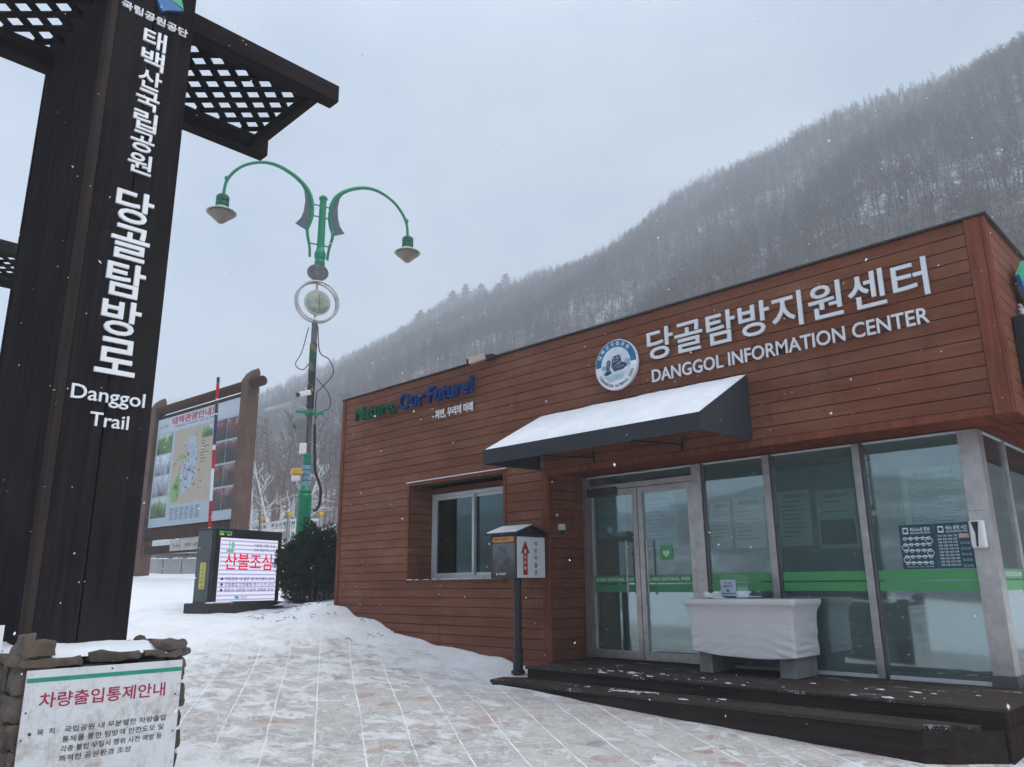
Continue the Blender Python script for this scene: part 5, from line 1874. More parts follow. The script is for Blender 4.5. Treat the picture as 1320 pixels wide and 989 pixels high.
for sgn, nm in ((-1, 'arm'), (1, 'arm')):
    f = MB()
    sp = smooth_path(TUBE)
    f.tube([lp(sgn*r, z) for r, z in sp], [0.030+0.018*min(1, max(0, (z-7.2)/1.2))*(1 if r < 0.5 else max(0.2, 1-(r-0.5)/1.2)) for r, z in sp], 10)
    f.lathe(lp(sgn*2.06, 0), [(0.04, 8.40), (0.048, 8.42), (0.048, 8.46), (0.04, 8.48)], 10)
    for z in (8.31, 8.035, 7.36):
        f.tube([lp(0.03, z), lp(sgn*0.23, z)], 0.016, 6)
    arm_ = f.build(nm, M['green'], lamp, smooth=True)
    f = MB()
    f.prism([lp(sgn*r, z, -0.008) for r, z in FIN], tuple(LN*0.016))
    f.build('fin', M['fin'], arm_)
    f = MB()
    c = lp(sgn*2.105, 0)
    f.lathe(c, [(0.04, 8.06), (0.10, 8.03), (0.135, 7.99), (0.135, 7.90), (0.12, 7.885), (0.135, 7.87), (0.135, 7.79), (0.12, 7.75)], 18)
    hd = f.build('lamp_cap', M['green_dark'], arm_)
    f = MB()
    f.lathe(c, [(0.12, 7.76), (0.16, 7.72), (0.27, 7.655), (0.31, 7.625), (0.305, 7.615), (0.26, 7.63), (0.10, 7.68)], 28)
    f.build('lamp_shade', plain('greyish_lamp_shade', (0.36, 0.40, 0.38), 0.4), hd, smooth=True)
    f = MB()
    f.lathe(c, [(0.275, 7.622), (0.24, 7.56), (0.16, 7.49), (0.10, 7.43), (0.06, 7.395), (0.02, 7.38)], 24)
    f.build('lamp_bowl', M['lampglass'], hd, smooth=True)
# camera, floodlight, boxes and cables on the pole
f = MB()
f.bar(lp(-0.04, 3.96, -0.06), lp(-0.30, 3.86, -0.16), 0.11, 0.11)
cm = f.build('cctv_camera', M['white'], lamp, bevel=0.02)
f = MB()
f.lathe(lp(-0.30, 3.86, -0.16), [(0.05, -0.01), (0.05, 0.03), (0.03, 0.035)], 12, tuple(-LD*0.9-LN*0.35-UZ*0.3))
f.build('lens', M['black'], cm)
f = MB()
f.bar(lp(-0.30, 3.74, 0.06), lp(-0.92, 3.50, 0.05), 0.13, 0.06)
f.tube([lp(-0.05, 3.60), lp(-0.32, 3.70, 0.05)], 0.025, 6)
f.build('floodlight', plain('pale_grey_floodlight', (0.42, 0.44, 0.45), 0.4), lamp, bevel=0.01)
f = MB()
f.obox(lp(-0.17, 3.12, -0.05), LD*0.10, LN*0.07, UZ*0.235)
f.build('grey_box', plain('grey_green_box', (0.17, 0.19, 0.18), 0.5), lamp, bevel=0.01)
f = MB()
f.obox(lp(-0.12, 2.76, -0.08), LD*0.065, LN*0.05, UZ*0.11)
f.build('white_box', M['white'], lamp, bevel=0.01)
f = MB()
f.obox(lp(-0.22, 2.27, -0.05), LD*0.10, LN*0.09, UZ*0.065)
yb = f.build('yellow_beacon', M['yellow'], lamp, bevel=0.02)
f = MB()
f.obox(lp(-0.22, 2.14, -0.05), LD*0.08, LN*0.07, UZ*0.060)
f.bar(lp(-0.12, 2.27, -0.05), lp(0, 2.27), 0.04)
f.build('beacon_base', M['white'], yb, bevel=0.02)
f = MB()
f.tube(smooth_path([lp(0.10, 5.5, 0.1), lp(0.14, 4.9, 0.0), lp(0.36, 4.75, 0), lp(0.46, 4.45, 0), lp(0.22, 4.1, 0), lp(0.12, 3.9, 0), lp(0.13, 3.0, 0)], 5), 0.012, 6)
f.tube(smooth_path([lp(-0.10, 5.45, 0.1), lp(-0.24, 4.85, 0), lp(-0.36, 4.55, 0), lp(-0.2, 4.45, 0), lp(-0.08, 4.6, 0)], 5), 0.010, 6)
f.tube(smooth_path([lp(0.1, 4.3, 0), lp(0.38, 4.0, 0), lp(0.42, 3.7, 0), lp(0.2, 3.55, 0), lp(0.12, 3.4, 0)], 5), 0.010, 6)
f.tube(smooth_path([lp(0.12, 3.3, 0), lp(0.16, 2.6, 0), lp(0.19, 2.3, 0), lp(0.32, 1.95, 0), lp(0.30, 1.6, 0), lp(0.20, 1.5, 0)], 5), 0.030, 8)
f.build('cable', M['rubber'], lamp, smooth=True)

# ------------------------------------------------------------------ dark evergreen shrub at the corner
def make_shrub():
    c = np.array([-13.52, 8.33])
    g = gz1(*c)
    sh_ = thing('evergreen_shrub', 'dense dark green evergreen shrub between the electronic board and the building corner', 'shrub', (c[0], c[1], g))
    rr = random.Random(31)
    st = MB()
    for k in range(14):
        a = k*2.4
        st.tube([(0.25*math.cos(a), 0.25*math.sin(a), -0.25), (0.38*math.cos(a), 0.38*math.sin(a), 0.40), (0.5*math.cos(a)*rr.random(), 0.5*math.sin(a)*rr.random(), 1.1)], [0.022, 0.016, 0.006], 5)
    st.build('stems', plain('grey_brown_stem', (0.10, 0.085, 0.075), 0.9), sh_, local=True)
    lf = MB()
    n = 0
    while n < 24000:
        d = Vector((rr.gauss(0, 1), rr.gauss(0, 1), rr.gauss(0, 1))).normalized()
        rad = rr.random()**0.33
        k = 0.92+0.30*mnoise.noise(d*2.3)+0.16*mnoise.noise(d*6.0)
        q = Vector((d.x*0.72, d.y*0.72, d.z*0.84))*rad*k
        q.z += 0.66
        if q.z < 0.0: continue
        if mnoise.noise(q*3.3) < -0.30 and rad > 0.6: continue
        if q.z < 0.25 and rr.random() < 0.3: continue
        up = (d+Vector((rr.uniform(-.6, .6), rr.uniform(-.6, .6), rr.uniform(0.1, 1.0)))).normalized()
        s_ = rr.uniform(0.035, 0.08)
        w = up.orthogonal().normalized()
        w.rotate(Matrix.Rotation(rr.uniform(0, 6.28), 3, up))
        w = w*s_*0.22
        tip = q+up*s_
        lf.add([(q-w)[:], (q+w)[:], tip[:]], [(0, 1, 2)])
        lf.add([(q-w*0.5+up*s_*0.4)[:], (q+w*2.2+up*s_*0.7)[:], (q+w*0.5+up*s_*0.2)[:]], [(0, 1, 2)])
        n += 1
    lf.build('foliage', mat_bark('yew_needles', (0.012, 0.026, 0.016), (0.050, 0.075, 0.045), 5), sh_, local=True)
    sn = MB()
    for k in range(14):
        a, r_ = rr.uniform(0, 6.28), rr.uniform(0.1, 0.85)
        sn.blob((r_*math.cos(a), r_*math.sin(a), -0.02), rr.uniform(.1, .3), rr.uniform(.1, .25), rr.uniform(.03, .08), k, .5, 9, 5, True)
    sn.build('fallen_snow', M['snow'], sh_, local=True, smooth=True)
make_shrub()

# ------------------------------------------------------------------ railing, low walls, canopy, car, dish beyond the board
def railing():
    A, B = np.array([-20.41, 10.82]), np.array([-19.86, 11.36])
    d = (B-A)/np.linalg.norm(B-A)
    t = thing('railing', 'white bridge railing with yellow capped posts behind the electronic board', 'railing', (A[0], A[1], gz1(*A)))
    step = np.linalg.norm(B-A)
    P_ = [A+d*step*k for k in range(-1, 2)]+[A+d*step*(2.15)]
    hs = [1.86, 1.90, 2.02, 2.02]
    g = [gz1(*p) for p in P_]
    for p, h, gg in zip(P_, hs, g):
        f = MB()
        f.box(p[0]-0.045, p[0]+0.045, p[1]-0.045, p[1]+0.045, gg-0.2, h-0.10)
        po = f.build('post', plain('grey_post', (0.28, 0.29, 0.29), 0.5), t)
        f = MB()
        f.box(p[0]-0.065, p[0]+0.065, p[1]-0.065, p[1]+0.065, h-0.099, h)
        f.build('yellow_cap', M['yellow'], po, bevel=0.015)
    f = MB()
    for i in range(3):
        a, b = P_[i], P_[i+1]
        za, zb = hs[i]-0.22, hs[i+1]-0.22
        f.bar((a[0], a[1], za), (b[0], b[1], zb), 0.07, 0.06)
        f.bar((a[0], a[1], za-0.55), (b[0], b[1], zb-0.55), 0.05)
        for k in range(7):
            u = (k+0.5)/7
            q = a+(b-a)*u
            z = za+(zb-za)*u
            f.bar((q[0], q[1], z), (q[0], q[1], z-0.55), 0.022)
            f.ring((q[0], q[1], z-0.2), 0.075, 0.010, (d[1], -d[0], 0), 14, 5)
    f.build('rails', M['white'], t)
    return t
railing()
# second, longer fence further back with a snow covered top
fx = thing('snowy_fence', 'long low green and white fence with a snow covered top rail beyond the railing', 'fence', (-24, 17, 0.6))
f, f2 = MB(), MB()
A, B = np.array([-27.0, 13.5]), np.array([-18.0, 23.0])
for k in range(15):
    q = A+(B-A)*k/14
    f.box(q[0]-0.05, q[0]+0.05, q[1]-0.05, q[1]+0.05, 0.2, 1.95)
    if k < 14:
        q2 = A+(B-A)*(k+1)/14
        for z in (1.0, 1.45, 1.85): f.bar((q[0], q[1], z), (q2[0], q2[1], z), 0.05)
f.build('frame', plain('pale_green_fence', (0.25, 0.38, 0.32), 0.5), fx)
f2.bar((A[0], A[1], 1.97), (B[0], B[1], 1.97), 0.16, 0.09)
f2.build('snow_cover', M['snow'], fx, bevel=0.02)

kb = thing('kerb_wall', 'low wall of pale granite blocks below the map board', 'wall', (-25.2, 10.3, 0.4))
A, B = np.array([-27.3, 8.2]), np.array([-23.6, 11.9])
d = (B-A)/np.linalg.norm(B-A)
f = MB()
nb = 9
for k in range(nb):
    a, b = A+(B-A)*(k+0.02)/nb, A+(B-A)*(k+0.98)/nb
    c = (a+b)/2
    f.obox((c[0], c[1], 0.55), (*(b-a)/2, 0), (-d[1]*0.18, d[0]*0.18, 0), (0, 0, 0.32+0.006*(k % 3)))
f.build('blocks', M['kerb'], kb, bevel=0.012)
f = MB()
for k in range(12):
    q = A+(B-A)*(k+0.5)/12
    f.blob((q[0], q[1], 0.86), 0.26, 0.22, 0.04, k, 0.5, 9, 4, True)
f.build('snow_cover', M['snow'], kb, smooth=True)

shd = thing('canopy_shelter', 'low shelter with a curved translucent roof and lattice rail behind the map board', 'shelter', (-26, 11.4, 0.6))
A, B = np.array([-27.4, 9.9]), np.array([-24.2, 13.1])
d = (B-A)/np.linalg.norm(B-A)
nrm = np.array([-d[1], d[0]])
f = MB()
for i in range(2):
    P_ = []
    for k in range(9):
        a = R(180*k/8)
        o_ = nrm*(0.9*math.cos(a))
        P_.append((o_[0], o_[1], 1.05+0.5*math.sin(a)))
sec = P_
vs_ = [(A[0]+p[0], A[1]+p[1], p[2]) for p in sec]+[(B[0]+p[0], B[1]+p[1], p[2]) for p in sec]
f.add(vs_, [(k, k+1, 9+k+1, 9+k) for k in range(8)])
ro = f.build('roof', plain('frosted_roof', (0.34, 0.38, 0.41), 0.4), shd)
so_ = ro.modifiers.new('thickness', 'SOLIDIFY')
so_.thickness = 0.03
f = MB()
for u in np.linspace(0, 1, 5):
    for s_ in (-0.88, 0.88):
        q = A+(B-A)*u+nrm*s_
        f.tube([(q[0], q[1], 0.2), (q[0], q[1], 1.06)], 0.03, 6)
f.build('post', M['brown'], shd)
f = MB()
for k in range(26):
    u = k/26
    a, b = A+(B-A)*u-nrm*1.0, A+(B-A)*(u+1/26)-nrm*1.0
    f.bar((a[0], a[1], 0.55), (b[0], b[1], 0.95), 0.018)
    f.bar((a[0], a[1], 0.95), (b[0], b[1], 0.55), 0.018)
for z in (0.55, 0.95):
    a, b = A-nrm*1.0, B-nrm*1.0
    f.bar((a[0], a[1], z), (b[0], b[1], z), 0.035)
f.build('lattice_rail', plain('tan_rail', (0.26, 0.23, 0.20), 0.6), shd)

def make_car():
    c = np.array([-32.2, 11.9])
    g = gz1(*c)
    t = thing('parked_car', 'silver parked car partly hidden behind the dark gate pillar', 'car', (c[0], c[1], g), R(80))
    prof = [(-2.1, 0.35), (-2.12, 0.75), (-1.9, 0.88), (-1.25, 0.95), (-0.65, 1.40), (0.75, 1.44), (1.45, 1.0), (2.05, 0.92), (2.15, 0.6), (2.1, 0.32)]
    f = MB()
    f.prism([(x, -0.82, z) for x, z in prof], (0, 1.64, 0))
    f.build('body', M['carpaint'], t, local=True, bevel=0.06)
    f = MB()
    f.prism([(-1.12, -0.835, 0.98), (-0.60, -0.835, 1.34), (0.68, -0.835, 1.37), (1.25, -0.835, 1.0)], (0, 1.67, 0))
    f.prism([(-1.30, -0.66, 0.97), (-0.70, -0.66, 1.385), (-0.74, 0.66, 1.385), (-1.30, 0.66, 0.97)], (-0.02, 0, 0.02))
    f.prism([(1.47, -0.66, 1.01), (0.80, -0.66, 1.42), (0.80, 0.66, 1.42), (1.47, 0.66, 1.01)], (0.02, 0, 0.02))
    f.build('windows', M['carglass'], t, local=True)
    for x in (-1.3, 1.35):
        for y in (-0.83, 0.83):
            f = MB()
            f.lathe((x, y-0.1, 0.32), [(0.32, 0), (0.33, 0.05), (0.33, 0.15), (0.32, 0.2)], 20, (0, 1, 0))
            wh = f.build('wheel', M['rubber'], t, local=True)
            f = MB()
            f.lathe((x, y-0.105, 0.32), [(0.2, 0), (0.2, 0.21)], 14, (0, 1, 0))
            f.build('rim', M['steel'], wh, local=True)
    for y in (-0.6, 0.6):
        f = MB()
        f.box(2.08, 2.17, y-0.18, y+0.18, 0.68, 0.82)
        f.build('headlight', M['white'], t, local=True, bevel=0.02)
        f = MB()
        f.box(-2.14, -2.06, y-0.16, y+0.16, 0.66, 0.8)
        f.build('tail_light', M['red'], t, local=True, bevel=0.02)
    f = MB()
    f.prism([(-0.6, -0.7, 1.43), (0.72, -0.7, 1.46), (0.72, 0.7, 1.46), (-0.6, 0.7, 1.43)], (0, 0, 0.06))
    f.build('snow_cover', M['snow'], t, local=True, bevel=0.03)
make_car()
sf = thing('scaffold_sign', 'pale steel frame with crossing bars standing behind the gate pillar', 'frame', (-30.5, 10.2, gz1(-30.5, 10.2)))
f = MB()
g = gz1(-30.5, 10.2)
for k, (x, y) in enumerate(((-30.9, 9.8), (-30.2, 10.6), (-29.5, 11.4))):
    f.tube([(x, y, g-0.2), (x, y, g+3.2)], 0.04, 8)
for z in (1.5, 1.9, 2.3, 2.7, 3.1):
    f.bar((-30.9, 9.8, g+z), (-29.5, 11.4, g+z), 0.06)
for k in range(6):
    u, w = k/6, (k+1)/6
    f.bar((-30.9+1.4*u, 9.8+1.6*u, g+0.6), (-30.9+1.4*w, 9.8+1.6*w, g+1.4), 0.03)
    f.bar((-30.9+1.4*u, 9.8+1.6*u, g+1.4), (-30.9+1.4*w, 9.8+1.6*w, g+0.6), 0.03)
f.build('bars', plain('pale_grey_bar', (0.45, 0.45, 0.46), 0.5), sf)
dsh = thing('satellite_dish', 'white satellite dish on the end wall at the building corner', 'dish', (XL-0.03, 9.4, 1.5))
f = MB()
f.lathe((-12.02, 9.1, 1.50), [(0.30, 0.07), (0.22, 0.03), (0.12, 0.008), (0.01, 0.0), (0.01, -0.012), (0.12, -0.004), (0.22, 0.018), (0.305, 0.06)], 24, (-0.55, -0.75, 0.35))
f.build('dish', M['white'], dsh, smooth=True)
f = MB()
f.tube([(XL-0.03, 9.4, 1.40), (-11.9, 9.25, 1.42), (-12.02, 9.12, 1.49)], 0.025, 8)
f.tube([(-12.02, 9.1, 1.35), (-12.2, 8.85, 1.55)], 0.012, 6)
f.build('bracket', M['steel_dark'], dsh)

# ------------------------------------------------------------------ dark timber gate pillar with lattice canopy
def make_pillar():
    X0, Y0, Y1 = -5.40, 1.41, 2.00
    g = gz1(-6.2, 1.7)
    t = thing('gate_pillar', 'tall dark timber gate pillar with silver lettering and lattice canopy, rising from the stone plinth', 'gate pillar', (-6.2, 1.7, g))
    ZT_ = 4.78
    f = MB()
    for a, b in ((Y0+0.045, 1.700), (1.708, Y1-0.002)):
        f.box(X0-0.045, X0, a, b, -0.6, ZT_)
    f.build('front_boards', M['gate'], t, bevel=0.004)
    f = MB()
    f.box(X0-0.10, X0+0.010, Y0-0.004, Y0+0.042, -0.6, ZT_)
    f.build('edge_strip', M['gateedge'], t, bevel=0.004)
    f = MB()
    f.box(-7.08, X0-0.101, Y0+0.05, Y1-0.05, g-0.1, ZT_-0.05)
    f.build('core', M['gate'], t)
    f = MB()
    for a, b in ((-5.72, X0-0.104), (-6.38, -5.728), (-7.08, -6.388)):
        f.box(a, b, Y0+0.01, Y0+0.049, -0.6, ZT_)
        f.box(a, b, Y1-0.049, Y1-0.01, -0.6, ZT_)
    f.build('side_boards', M['gate'], t, bevel=0.004)
    f = MB()
    f.box(-7.12, -7.081, Y0, Y1, -0.6, ZT_)
    f.build('rear_board', M['gate'], t, bevel=0.004)
    # canopy: two long beams, end boards and a diagonal lattice
    zb, ya, yb_ = 4.36, -0.02, 3.44
    for x0, x1 in ((-5.73, -5.58), (-7.05, -6.90)):
        f = MB()
        f.box(x0, x1, ya, yb_, zb, zb+0.17)
        f.build('beam', M['gatex'], t, bevel=0.006)
    f = MB()
    for y0, y1 in ((ya+0.13, ya+0.21), (yb_-0.21, yb_-0.13)):
        f.box(-6.899, -5.731, y0, y1, zb+0.005, zb+0.12)
    f.build('end_board', M['gatex'], t, bevel=0.005)
    f = MB()
    for a, b in ((ya+0.211, Y0-0.002), (Y1+0.002, yb_-0.211)):
        for x0, x1 in ((-5.86, -5.732), (-6.898, -6.77)):
            f.box(x0, x1, a, b, zb+0.075, zb+0.10)
    f.build('border_board', M['gatex'], t)
    f = MB()
    xa, xb = -6.80, -5.83
    def diag(sgn, z, a, b, step=0.225, w=0.058):
        L_ = (xb-xa)
        k = a-L_
        while k < b+L_:
            # line x = xa + s, y = k + sgn*s (or k + L - s)
            s0, s1 = 0.0, L_
            y_at = (lambda s: k+s) if sgn > 0 else (lambda s: k+L_-s)
            ss = [s for s in np.linspace(0, L_, 81) if a <= y_at(s) <= b]
            if len(ss) > 3:
                s0, s1 = ss[0], ss[-1]
                f.bar((xa+s0, y_at(s0), z), (xa+s1, y_at(s1), z), w, 0.02)
            k += step*math.sqrt(2)/1.0*0.72
    for a, b in ((ya+0.17, Y0), (Y1, yb_-0.17)):
        diag(1, zb+0.115, a, b)
        diag(-1, zb+0.137, a, b)
    f.build('lattice', M['slat'], t)
    f = MB()
    for y in (Y0-0.28, Y1+0.28):
        s_ = 1 if y > 1.7 else -1
        f.bar((-5.655, y, zb+0.01), (-5.655, (Y1 if s_ > 0 else Y0)-s_*0.02, zb-0.45), 0.09)
        f.bar((-6.975, y, zb+0.01), (-6.975, (Y1 if s_ > 0 else Y0)-s_*0.02, zb-0.45), 0.09)
    return t, X0
gp, GX = make_pillar()
g2_ = copy_tree(gp)
g2_.location.x -= 5.98
g2_['label'] = 'second dark gate pillar farther off, only its lattice canopy end showing past the lettered pillar'
f = MB()
gx = GX+0.001
f.prism([(gx, 1.655, 4.40), (gx, 1.745, 4.228), (gx, 1.79, 4.262), (gx, 1.902, 4.321), (gx, 1.80, 4.36), (gx, 1.76, 4.47), (gx, 1.70, 4.52)], (0.03, 0, 0))
f.build('blue_leaf', M['flagb'], gp)
f = MB()
f.prism([(gx, 1.80, 4.365), (gx, 1.90, 4.335), (gx, 1.86, 4.45), (gx, 1.79, 4.55), (gx, 1.765, 4.47)], (0.03, 0, 0))
f.build('green_leaf', M['flagg'], gp)
f = MB()
text(f, '국립공원공단', (gx, 1.470, 4.118), UY, UZ, 0.065, 0.485, 0.014, 0.008)
f.build('agency_lettering', M['letter_edge'], gp)
f = MB()
zt, zb = 4.055, 2.855
word = '태백산국립공원'
for k, ch in enumerate(word):
    p_ = (zt-zb)/len(word)
    text(f, ch, (gx, 1.643, zt-(k+1)*p_+0.012), UY, UZ, p_*0.90, 0.165, 0.016, 0.010)
word = '당골탐방로'
zt, zb = 2.735, 1.365
for k, ch in enumerate(word):
    p_ = (zt-zb)/len(word)
    text(f, ch, (gx, 1.600, zt-(k+1)*p_+0.012), UY, UZ, p_*0.91, 0.255, 0.018, 0.014)
f.build('korean_lettering', M['letter_edge'], gp)
f = MB()
text(f, 'Danggol', (gx, 1.485, 1.152), UY, UZ, 0.125, 0.458, 0.014, 0.006)
text(f, 'Trail', (gx, 1.615, 1.018), UY, UZ, 0.092, 0.24, 0.014, 0.006)
f.build('english_lettering', M['letter_edge'], gp)

# stone plinth
def mat_stone():
    t = NT('rough_brown_stone')
    p = t.pos()
    f1 = t.noise(p, 3.1, 4, 0.6)
    f2 = t.noise(p, 28, 6, 0.75)
    c = t.ramp(t.math('ADD', t.math('MULTIPLY', f1, 0.6), t.math('MULTIPLY', f2, 0.4)), [(0.32, (0.040, 0.034, 0.030)), (0.48, (0.120, 0.098, 0.080)), (0.66, (0.22, 0.19, 0.165))])
    v1 = t.sep(t.vor(t.mapping(p, (1, 1, 1)), 5.0, 'F1', 'Color'))
    c = t.mixc(t.ramp(v1[0], [(0.2, 0.0), (0.9, 0.6)]), c, (0.060, 0.056, 0.054))
    c = t.mixc(t.ramp(v1[1], [(0.6, 0.0), (0.95, 0.5)]), c, (0.22, 0.165, 0.125))
    t.bump(f2, 0.9, 0.02)
    return t.set(c, 0.92, 0, 0.1)
M['stone'] = mat_stone()
def make_plinth():
    X0, X1, Y0, Y1 = -7.45, -4.835, 1.26, 2.145
    g = gz1(-5.5, 1.7)
    t = thing('stone_plinth', 'snow capped plinth of rough brown stones under the lettered gate pillar', 'plinth', (-6.1, 1.7, g))
    rr = random.Random(17)
    f = MB()
    def stone(cx, cy_, cz, hx, hy, hz, sd):
        # a box with each face split so that it can be broken and rounded
        nx_, ny_, nz_ = 5, 5, 4
        idx = {}
        def vert(i, j, k):
            if (i, j, k) not in idx:
                a, b, c = 2*i/nx_-1, 2*j/ny_-1, 2*k/nz_-1
                q = Vector((cx+a*hx, cy_+b*hy, cz+c*hz))
                r_ = sum(abs(w)**6 for w in (a, b, c))-1
                pull = 1-0.045*max(0, r_)
                q = Vector((cx+a*hx*pull, cy_+b*hy*pull, cz+c*hz*pull))
                o_ = Vector((mnoise.noise(q*7+Vector((sd, 0, 0))), mnoise.noise(q*7+Vector((0, sd, 0))), mnoise.noise(q*7+Vector((0, 0, sd)))))*0.026
                o_ += Vector((mnoise.noise(q*23+Vector((sd, 1, 0))), mnoise.noise(q*23+Vector((1, sd, 0))), mnoise.noise(q*23+Vector((0, 1, sd)))))*0.012
                idx[(i, j, k)] = len(f.v)
                f.v.append((q+o_)[:])
            return idx[(i, j, k)]
        for i in range(nx_):
            for j in range(ny_):
                for k in (0, nz_): f.f.append((vert(i, j, k), vert(i+1, j, k), vert(i+1, j+1, k), vert(i, j+1, k)))
        for i in range(nx_):
            for k in range(nz_):
                for j in (0, ny_): f.f.append((vert(i, j, k), vert(i+1, j, k), vert(i+1, j, k+1), vert(i, j, k+1)))
        for j in range(ny_):
            for k in range(nz_):
                for i in (0, nx_): f.f.append((vert(i, j, k), vert(i, j+1, k), vert(i, j+1, k+1), vert(i, j, k+1)))
    z = g-0.15
    row = 0
    top = -0.345
    while z < top-0.03:
        h = rr.uniform(0.10, 0.17)
        if z+h > top-0.15: h = top-0.055-z
        if z > top-0.08: h = top-z
        last = z+h > top-0.02
        for face in range(3):
            a, b = (Y0, Y1) if face == 0 else (X0, X1)
            u = a
            while u < b-0.02:
                w = rr.uniform(0.16, 0.34) if not last else rr.uniform(0.2, 0.36)
                if u+w > b-0.10: w = b-u
                ov = 0.022 if last else 0.0
                c = u+w/2
                k = rr.uniform(-.012, .012)
                if face == 0: stone(X1-0.09+k+ov, c, z+h/2, 0.09, w/2-0.006, h/2-0.005, rr.random()*9)
                elif face == 1: stone(c, Y1-0.09+k+ov, z+h/2, w/2-0.006, 0.09, h/2-0.005, rr.random()*9)
                else: stone(c, Y0+0.09+k-ov, z+h/2, w/2-0.006, 0.09, h/2-0.005, rr.random()*9)
                u += w
        z += h
    for (y, w, h) in ((1.35, 0.075, 0.035), (2.06, 0.08, 0.022), (1.30, 0.03, 0.055)):
        stone(X1-0.07, y, top+h, 0.09, w, h, y*9)
    st = f.build('stones', M['stone'], t)
    f = MB()
    for k in range(26):
        y_, z_ = rr.choice((Y1-0.01, Y1+0.0)), rr.uniform(g+0.1, top)
        f.blob((X1-rr.uniform(0.0, 1.6), y_, z_), rr.uniform(.02, .06), .022, rr.uniform(.008, .02), k, .9, 8, 4, True)
    f.build('snow_in_gaps', M['snow'], t, smooth=True)
    f = MB()
    f.box(X0+0.10, X1-0.10, Y0+0.10, Y1-0.10, g-0.2, top-0.03)
    f.build('mortar_core', M['groove'], t)
    f = MB()
    nx, ny = 60, 36
    vs_, fs = [], []
    for j in range(ny+1):
        for i in range(nx+1):
            x = X0+0.03+(X1-X0-0.045)*i/nx
            y = Y0+0.03+(Y1-Y0-0.05)*j/ny
            e = min(i/nx*20, (nx-i)/nx*30, j/ny*9, (ny-j)/ny*9, 1)
            q = Vector((x*3, y*3, 1))
            vs_.append((x+0.012*mnoise.noise(q*3), y, top-0.004+e*(0.030+0.022*mnoise.noise(q)+0.010*mnoise.noise(q*4))-0.012*(1-e)))
    for j in range(ny):
        for i in range(nx):
            a = j*(nx+1)+i
            fs.append((a, a+1, a+nx+2, a+nx+1))
    f.add(vs_, fs)
    f.build('snow_cap', M['snow'], t, smooth=True)
    return t
make_plinth()
f = MB()
f.blob((-5.25, 2.02, -0.318), 0.045, 0.04, 0.03, 5, 0.5, 8, 5)
f.blob((-5.18, 2.06, -0.318), 0.06, 0.03, 0.014, 6, 0.5, 8, 5)
tag(f.build('loose_stones', M['stone'], None), 'loose stones lying on the snow at the corner of the plinth', 'stones')

# white traffic notice on the plinth
def mat_dirty_white():
    t = NT('stained_white_panel')
    p = t.pos()
    f1 = t.noise(t.mapping(p, (1, 1.5, 1)), 5.5, 8, 0.72, 0.6)
    f2 = t.noise(p, 2.0, 3)
    f3 = t.noise(p, 34, 4, 0.8)
    k = t.math('ADD', t.math('ADD', t.math('MULTIPLY', f1, 0.55), t.math('MULTIPLY', f2, 0.25)), t.math('MULTIPLY', f3, 0.2))
    c = t.ramp(k, [(0.36, (0.30, 0.26, 0.23)), (0.445, (0.52, 0.50, 0.49)), (0.51, (0.64, 0.66, 0.68)), (0.7, (0.70, 0.72, 0.74))])
    return t.set(c, 0.5, 0, 0.4)
nb_ = thing('traffic_notice', 'stained white notice with crimson heading and green line, leaning on the stone plinth', 'notice', (-4.81, 1.7, -1.2))
nx_ = -4.808
f = MB()
f.box(nx_-0.012, nx_, 1.300, 2.112, -1.45, -0.413)
pnl = f.build('panel', mat_dirty_white(), nb_)
f = MB()
f.box(nx_+0.0003, nx_+0.0012, 1.302, 2.110, -0.474, -0.452)
f.build('green_line', plain('notice_green', (0.02, 0.27, 0.17), 0.5), pnl)
f = MB()
text(f, '차량출입통제안내', (nx_+0.0004, 1.372, -0.604), UY, UZ, 0.076, 0.652, 0.0012, 0.012)
f.build('heading', M['redtext'], pnl)
f = MB()
def nl(s_, y0, y1, z0, h=0.031): text(f, s_, (nx_+0.0004, y0, z0), UY, UZ, h, y1-y0, 0.0012, 0.006)
f.lathe((nx_+0.0004, 1.348, -0.725), [(0.009, 0), (0.009, 0.001)], 10, (1, 0, 0))
nl('목  적 :', 1.382, 1.487, -0.737)
nl('국립공원 내 무분별한 차량출입', 1.512, 2.042, -0.737)
nl('통제를 통한 탐방객 안전도모 및', 1.506, 2.036, -0.785)
nl('각종 불법 무질서 행위 사전 예방 등', 1.503, 2.030, -0.832)
nl('쾌적한 공원환경 조성', 1.500, 1.862, -0.878)
f.lathe((nx_+0.0004, 1.348, -0.99), [(0.009, 0), (0.009, 0.001)], 10, (1, 0, 0))
nl('통제구간 : 당골광장 상부', 1.382, 1.90, -1.002)
f.build('body_text', M['ink'], pnl)
f = MB()
for y, z in ((1.72, -0.432), (1.318, -0.62), (2.085, -0.60), (1.312, -0.75), (2.09, -0.80)):
    f.lathe((nx_+0.0004, y, z), [(0.006, 0), (0.005, 0.003)], 10, (1, 0, 0))
f.build('screw', M['steel_dark'], pnl)
wp_ = MB()
wp_.box(-5.36, -5.352, 1.10, 1.298, -0.42, -0.20)
o_ = wp_.build('small_card', M['paper'], None)
tag(o_, 'small white card standing at the far corner of the stone plinth', 'card')
o_.data.transform(Matrix.Translation((0, 0, 0)))

rr = random.Random(4)
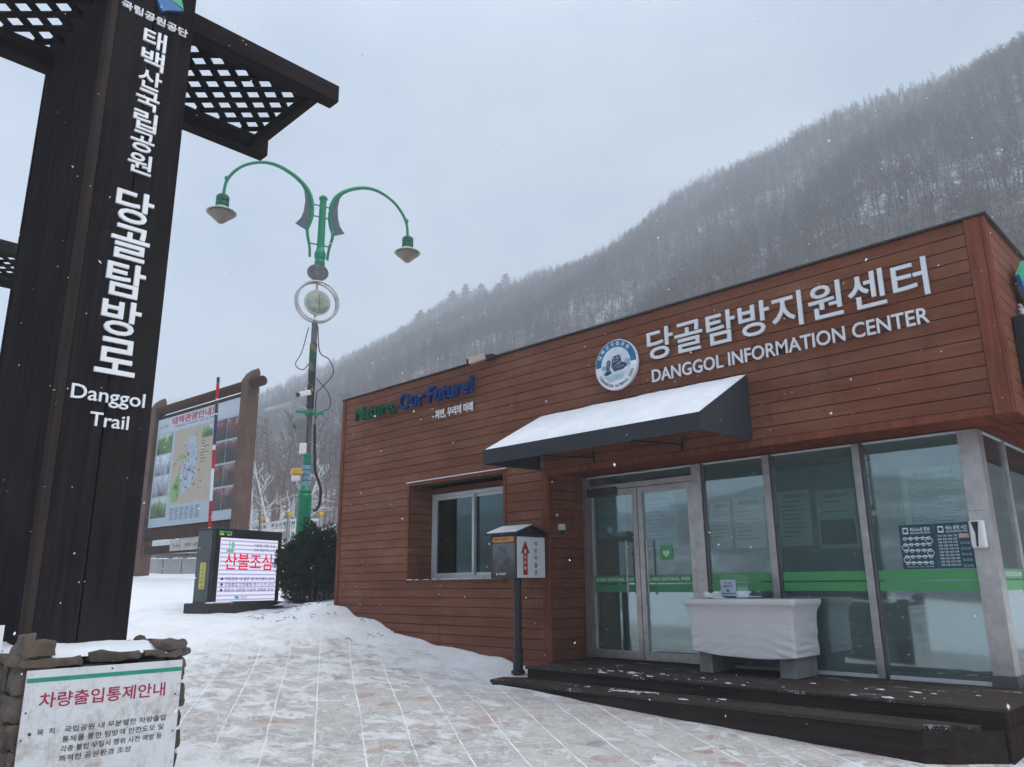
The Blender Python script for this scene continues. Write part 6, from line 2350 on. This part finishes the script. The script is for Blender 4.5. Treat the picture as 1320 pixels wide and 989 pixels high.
# twigs and grit lying on the bank at the building corner
f = MB()
for k in range(34):
    x, y = rr.uniform(-12.6, -9.6), rr.uniform(6.5, 7.45)
    z = gz1(x, y)+0.025
    a, l_ = rr.uniform(0, 6.28), rr.uniform(0.03, 0.16)
    f.tube([(x, y, z), (x+l_*0.6*math.cos(a), y+l_*0.6*math.sin(a), z+rr.uniform(0.0, 0.03)), (x+l_*math.cos(a+.3), y+l_*math.sin(a+.3), gz1(x+l_*math.cos(a+.3), y+l_*math.sin(a+.3))+0.02)], [0.006, 0.005, 0.002], 4)
tag(f.build('fallen_twigs', M['bark'], None), 'dark twigs scattered on the snow bank at the building corner', 'twigs', kind='stuff')

# ------------------------------------------------------------------ falling snow and misty air
def make_snowfall():
    rr = np.random.default_rng(12)
    n = 3000
    r_ = 1.6+13*rr.random(n)**0.7
    az = R(45.68)+math.pi/2-0  # camera axis in the ground plane
    fw = np.array([-math.cos(R(45.68)), math.sin(R(45.68))])
    rt = np.array([math.sin(R(45.68)), math.cos(R(45.68))])
    th = rr.uniform(-0.75, 0.75, n)
    P_ = np.stack([r_*(np.cos(th)*fw[0]+np.sin(th)*rt[0]), r_*(np.cos(th)*fw[1]+np.sin(th)*rt[1]), rr.uniform(-1.1, 5.5, n)*np.clip(r_/7, 0.25, 1.6)], -1)
    ok = (P_[:, 2] > -1.1) & (P_[:, 1] < 6.3)
    P_ = P_[ok]
    mb = MB()
    for p in P_:
        s = float(rr.uniform(0.0018, 0.0042))
        d = rr.normal(size=3)*0.5*s
        d[2] += s*float(rr.uniform(0.2, 1.2))
        a, b = p-d, p+d
        e1, e2 = np.array([s, 0, 0]), np.array([0, s, 0])
        mb.add([a, p+e1, p+e2, p-e1, p-e2, b], [(0, 1, 2), (0, 2, 3), (0, 3, 4), (0, 4, 1), (5, 2, 1), (5, 3, 2), (5, 4, 3), (5, 1, 4)])
    o = mb.build('snowfall', plain('snowflake', (0.85, 0.87, 0.9), 0.9, 0, 0.02))
    tag(o, 'sparse snowflakes falling through the air', 'snow', kind='stuff')
make_snowfall()

def make_haze():
    f = MB()
    f.box(-2000, 620, -480, 1150, -8, 262)
    m = bpy.data.materials.new('mist')
    m.use_nodes = True
    nt = m.node_tree
    nt.nodes.clear()
    out = nt.nodes.new('ShaderNodeOutputMaterial')
    v = nt.nodes.new('ShaderNodeVolumePrincipled')
    v.inputs['Color'].default_value = (0.90, 0.95, 1.0, 1)
    v.inputs['Density'].default_value = 0.0020
    v.inputs['Anisotropy'].default_value = 0.1
    nt.links.new(v.outputs[0], out.inputs['Volume'])
    tag(f.build('haze', m), 'thin winter mist filling the valley', 'mist', kind='stuff')
make_haze()
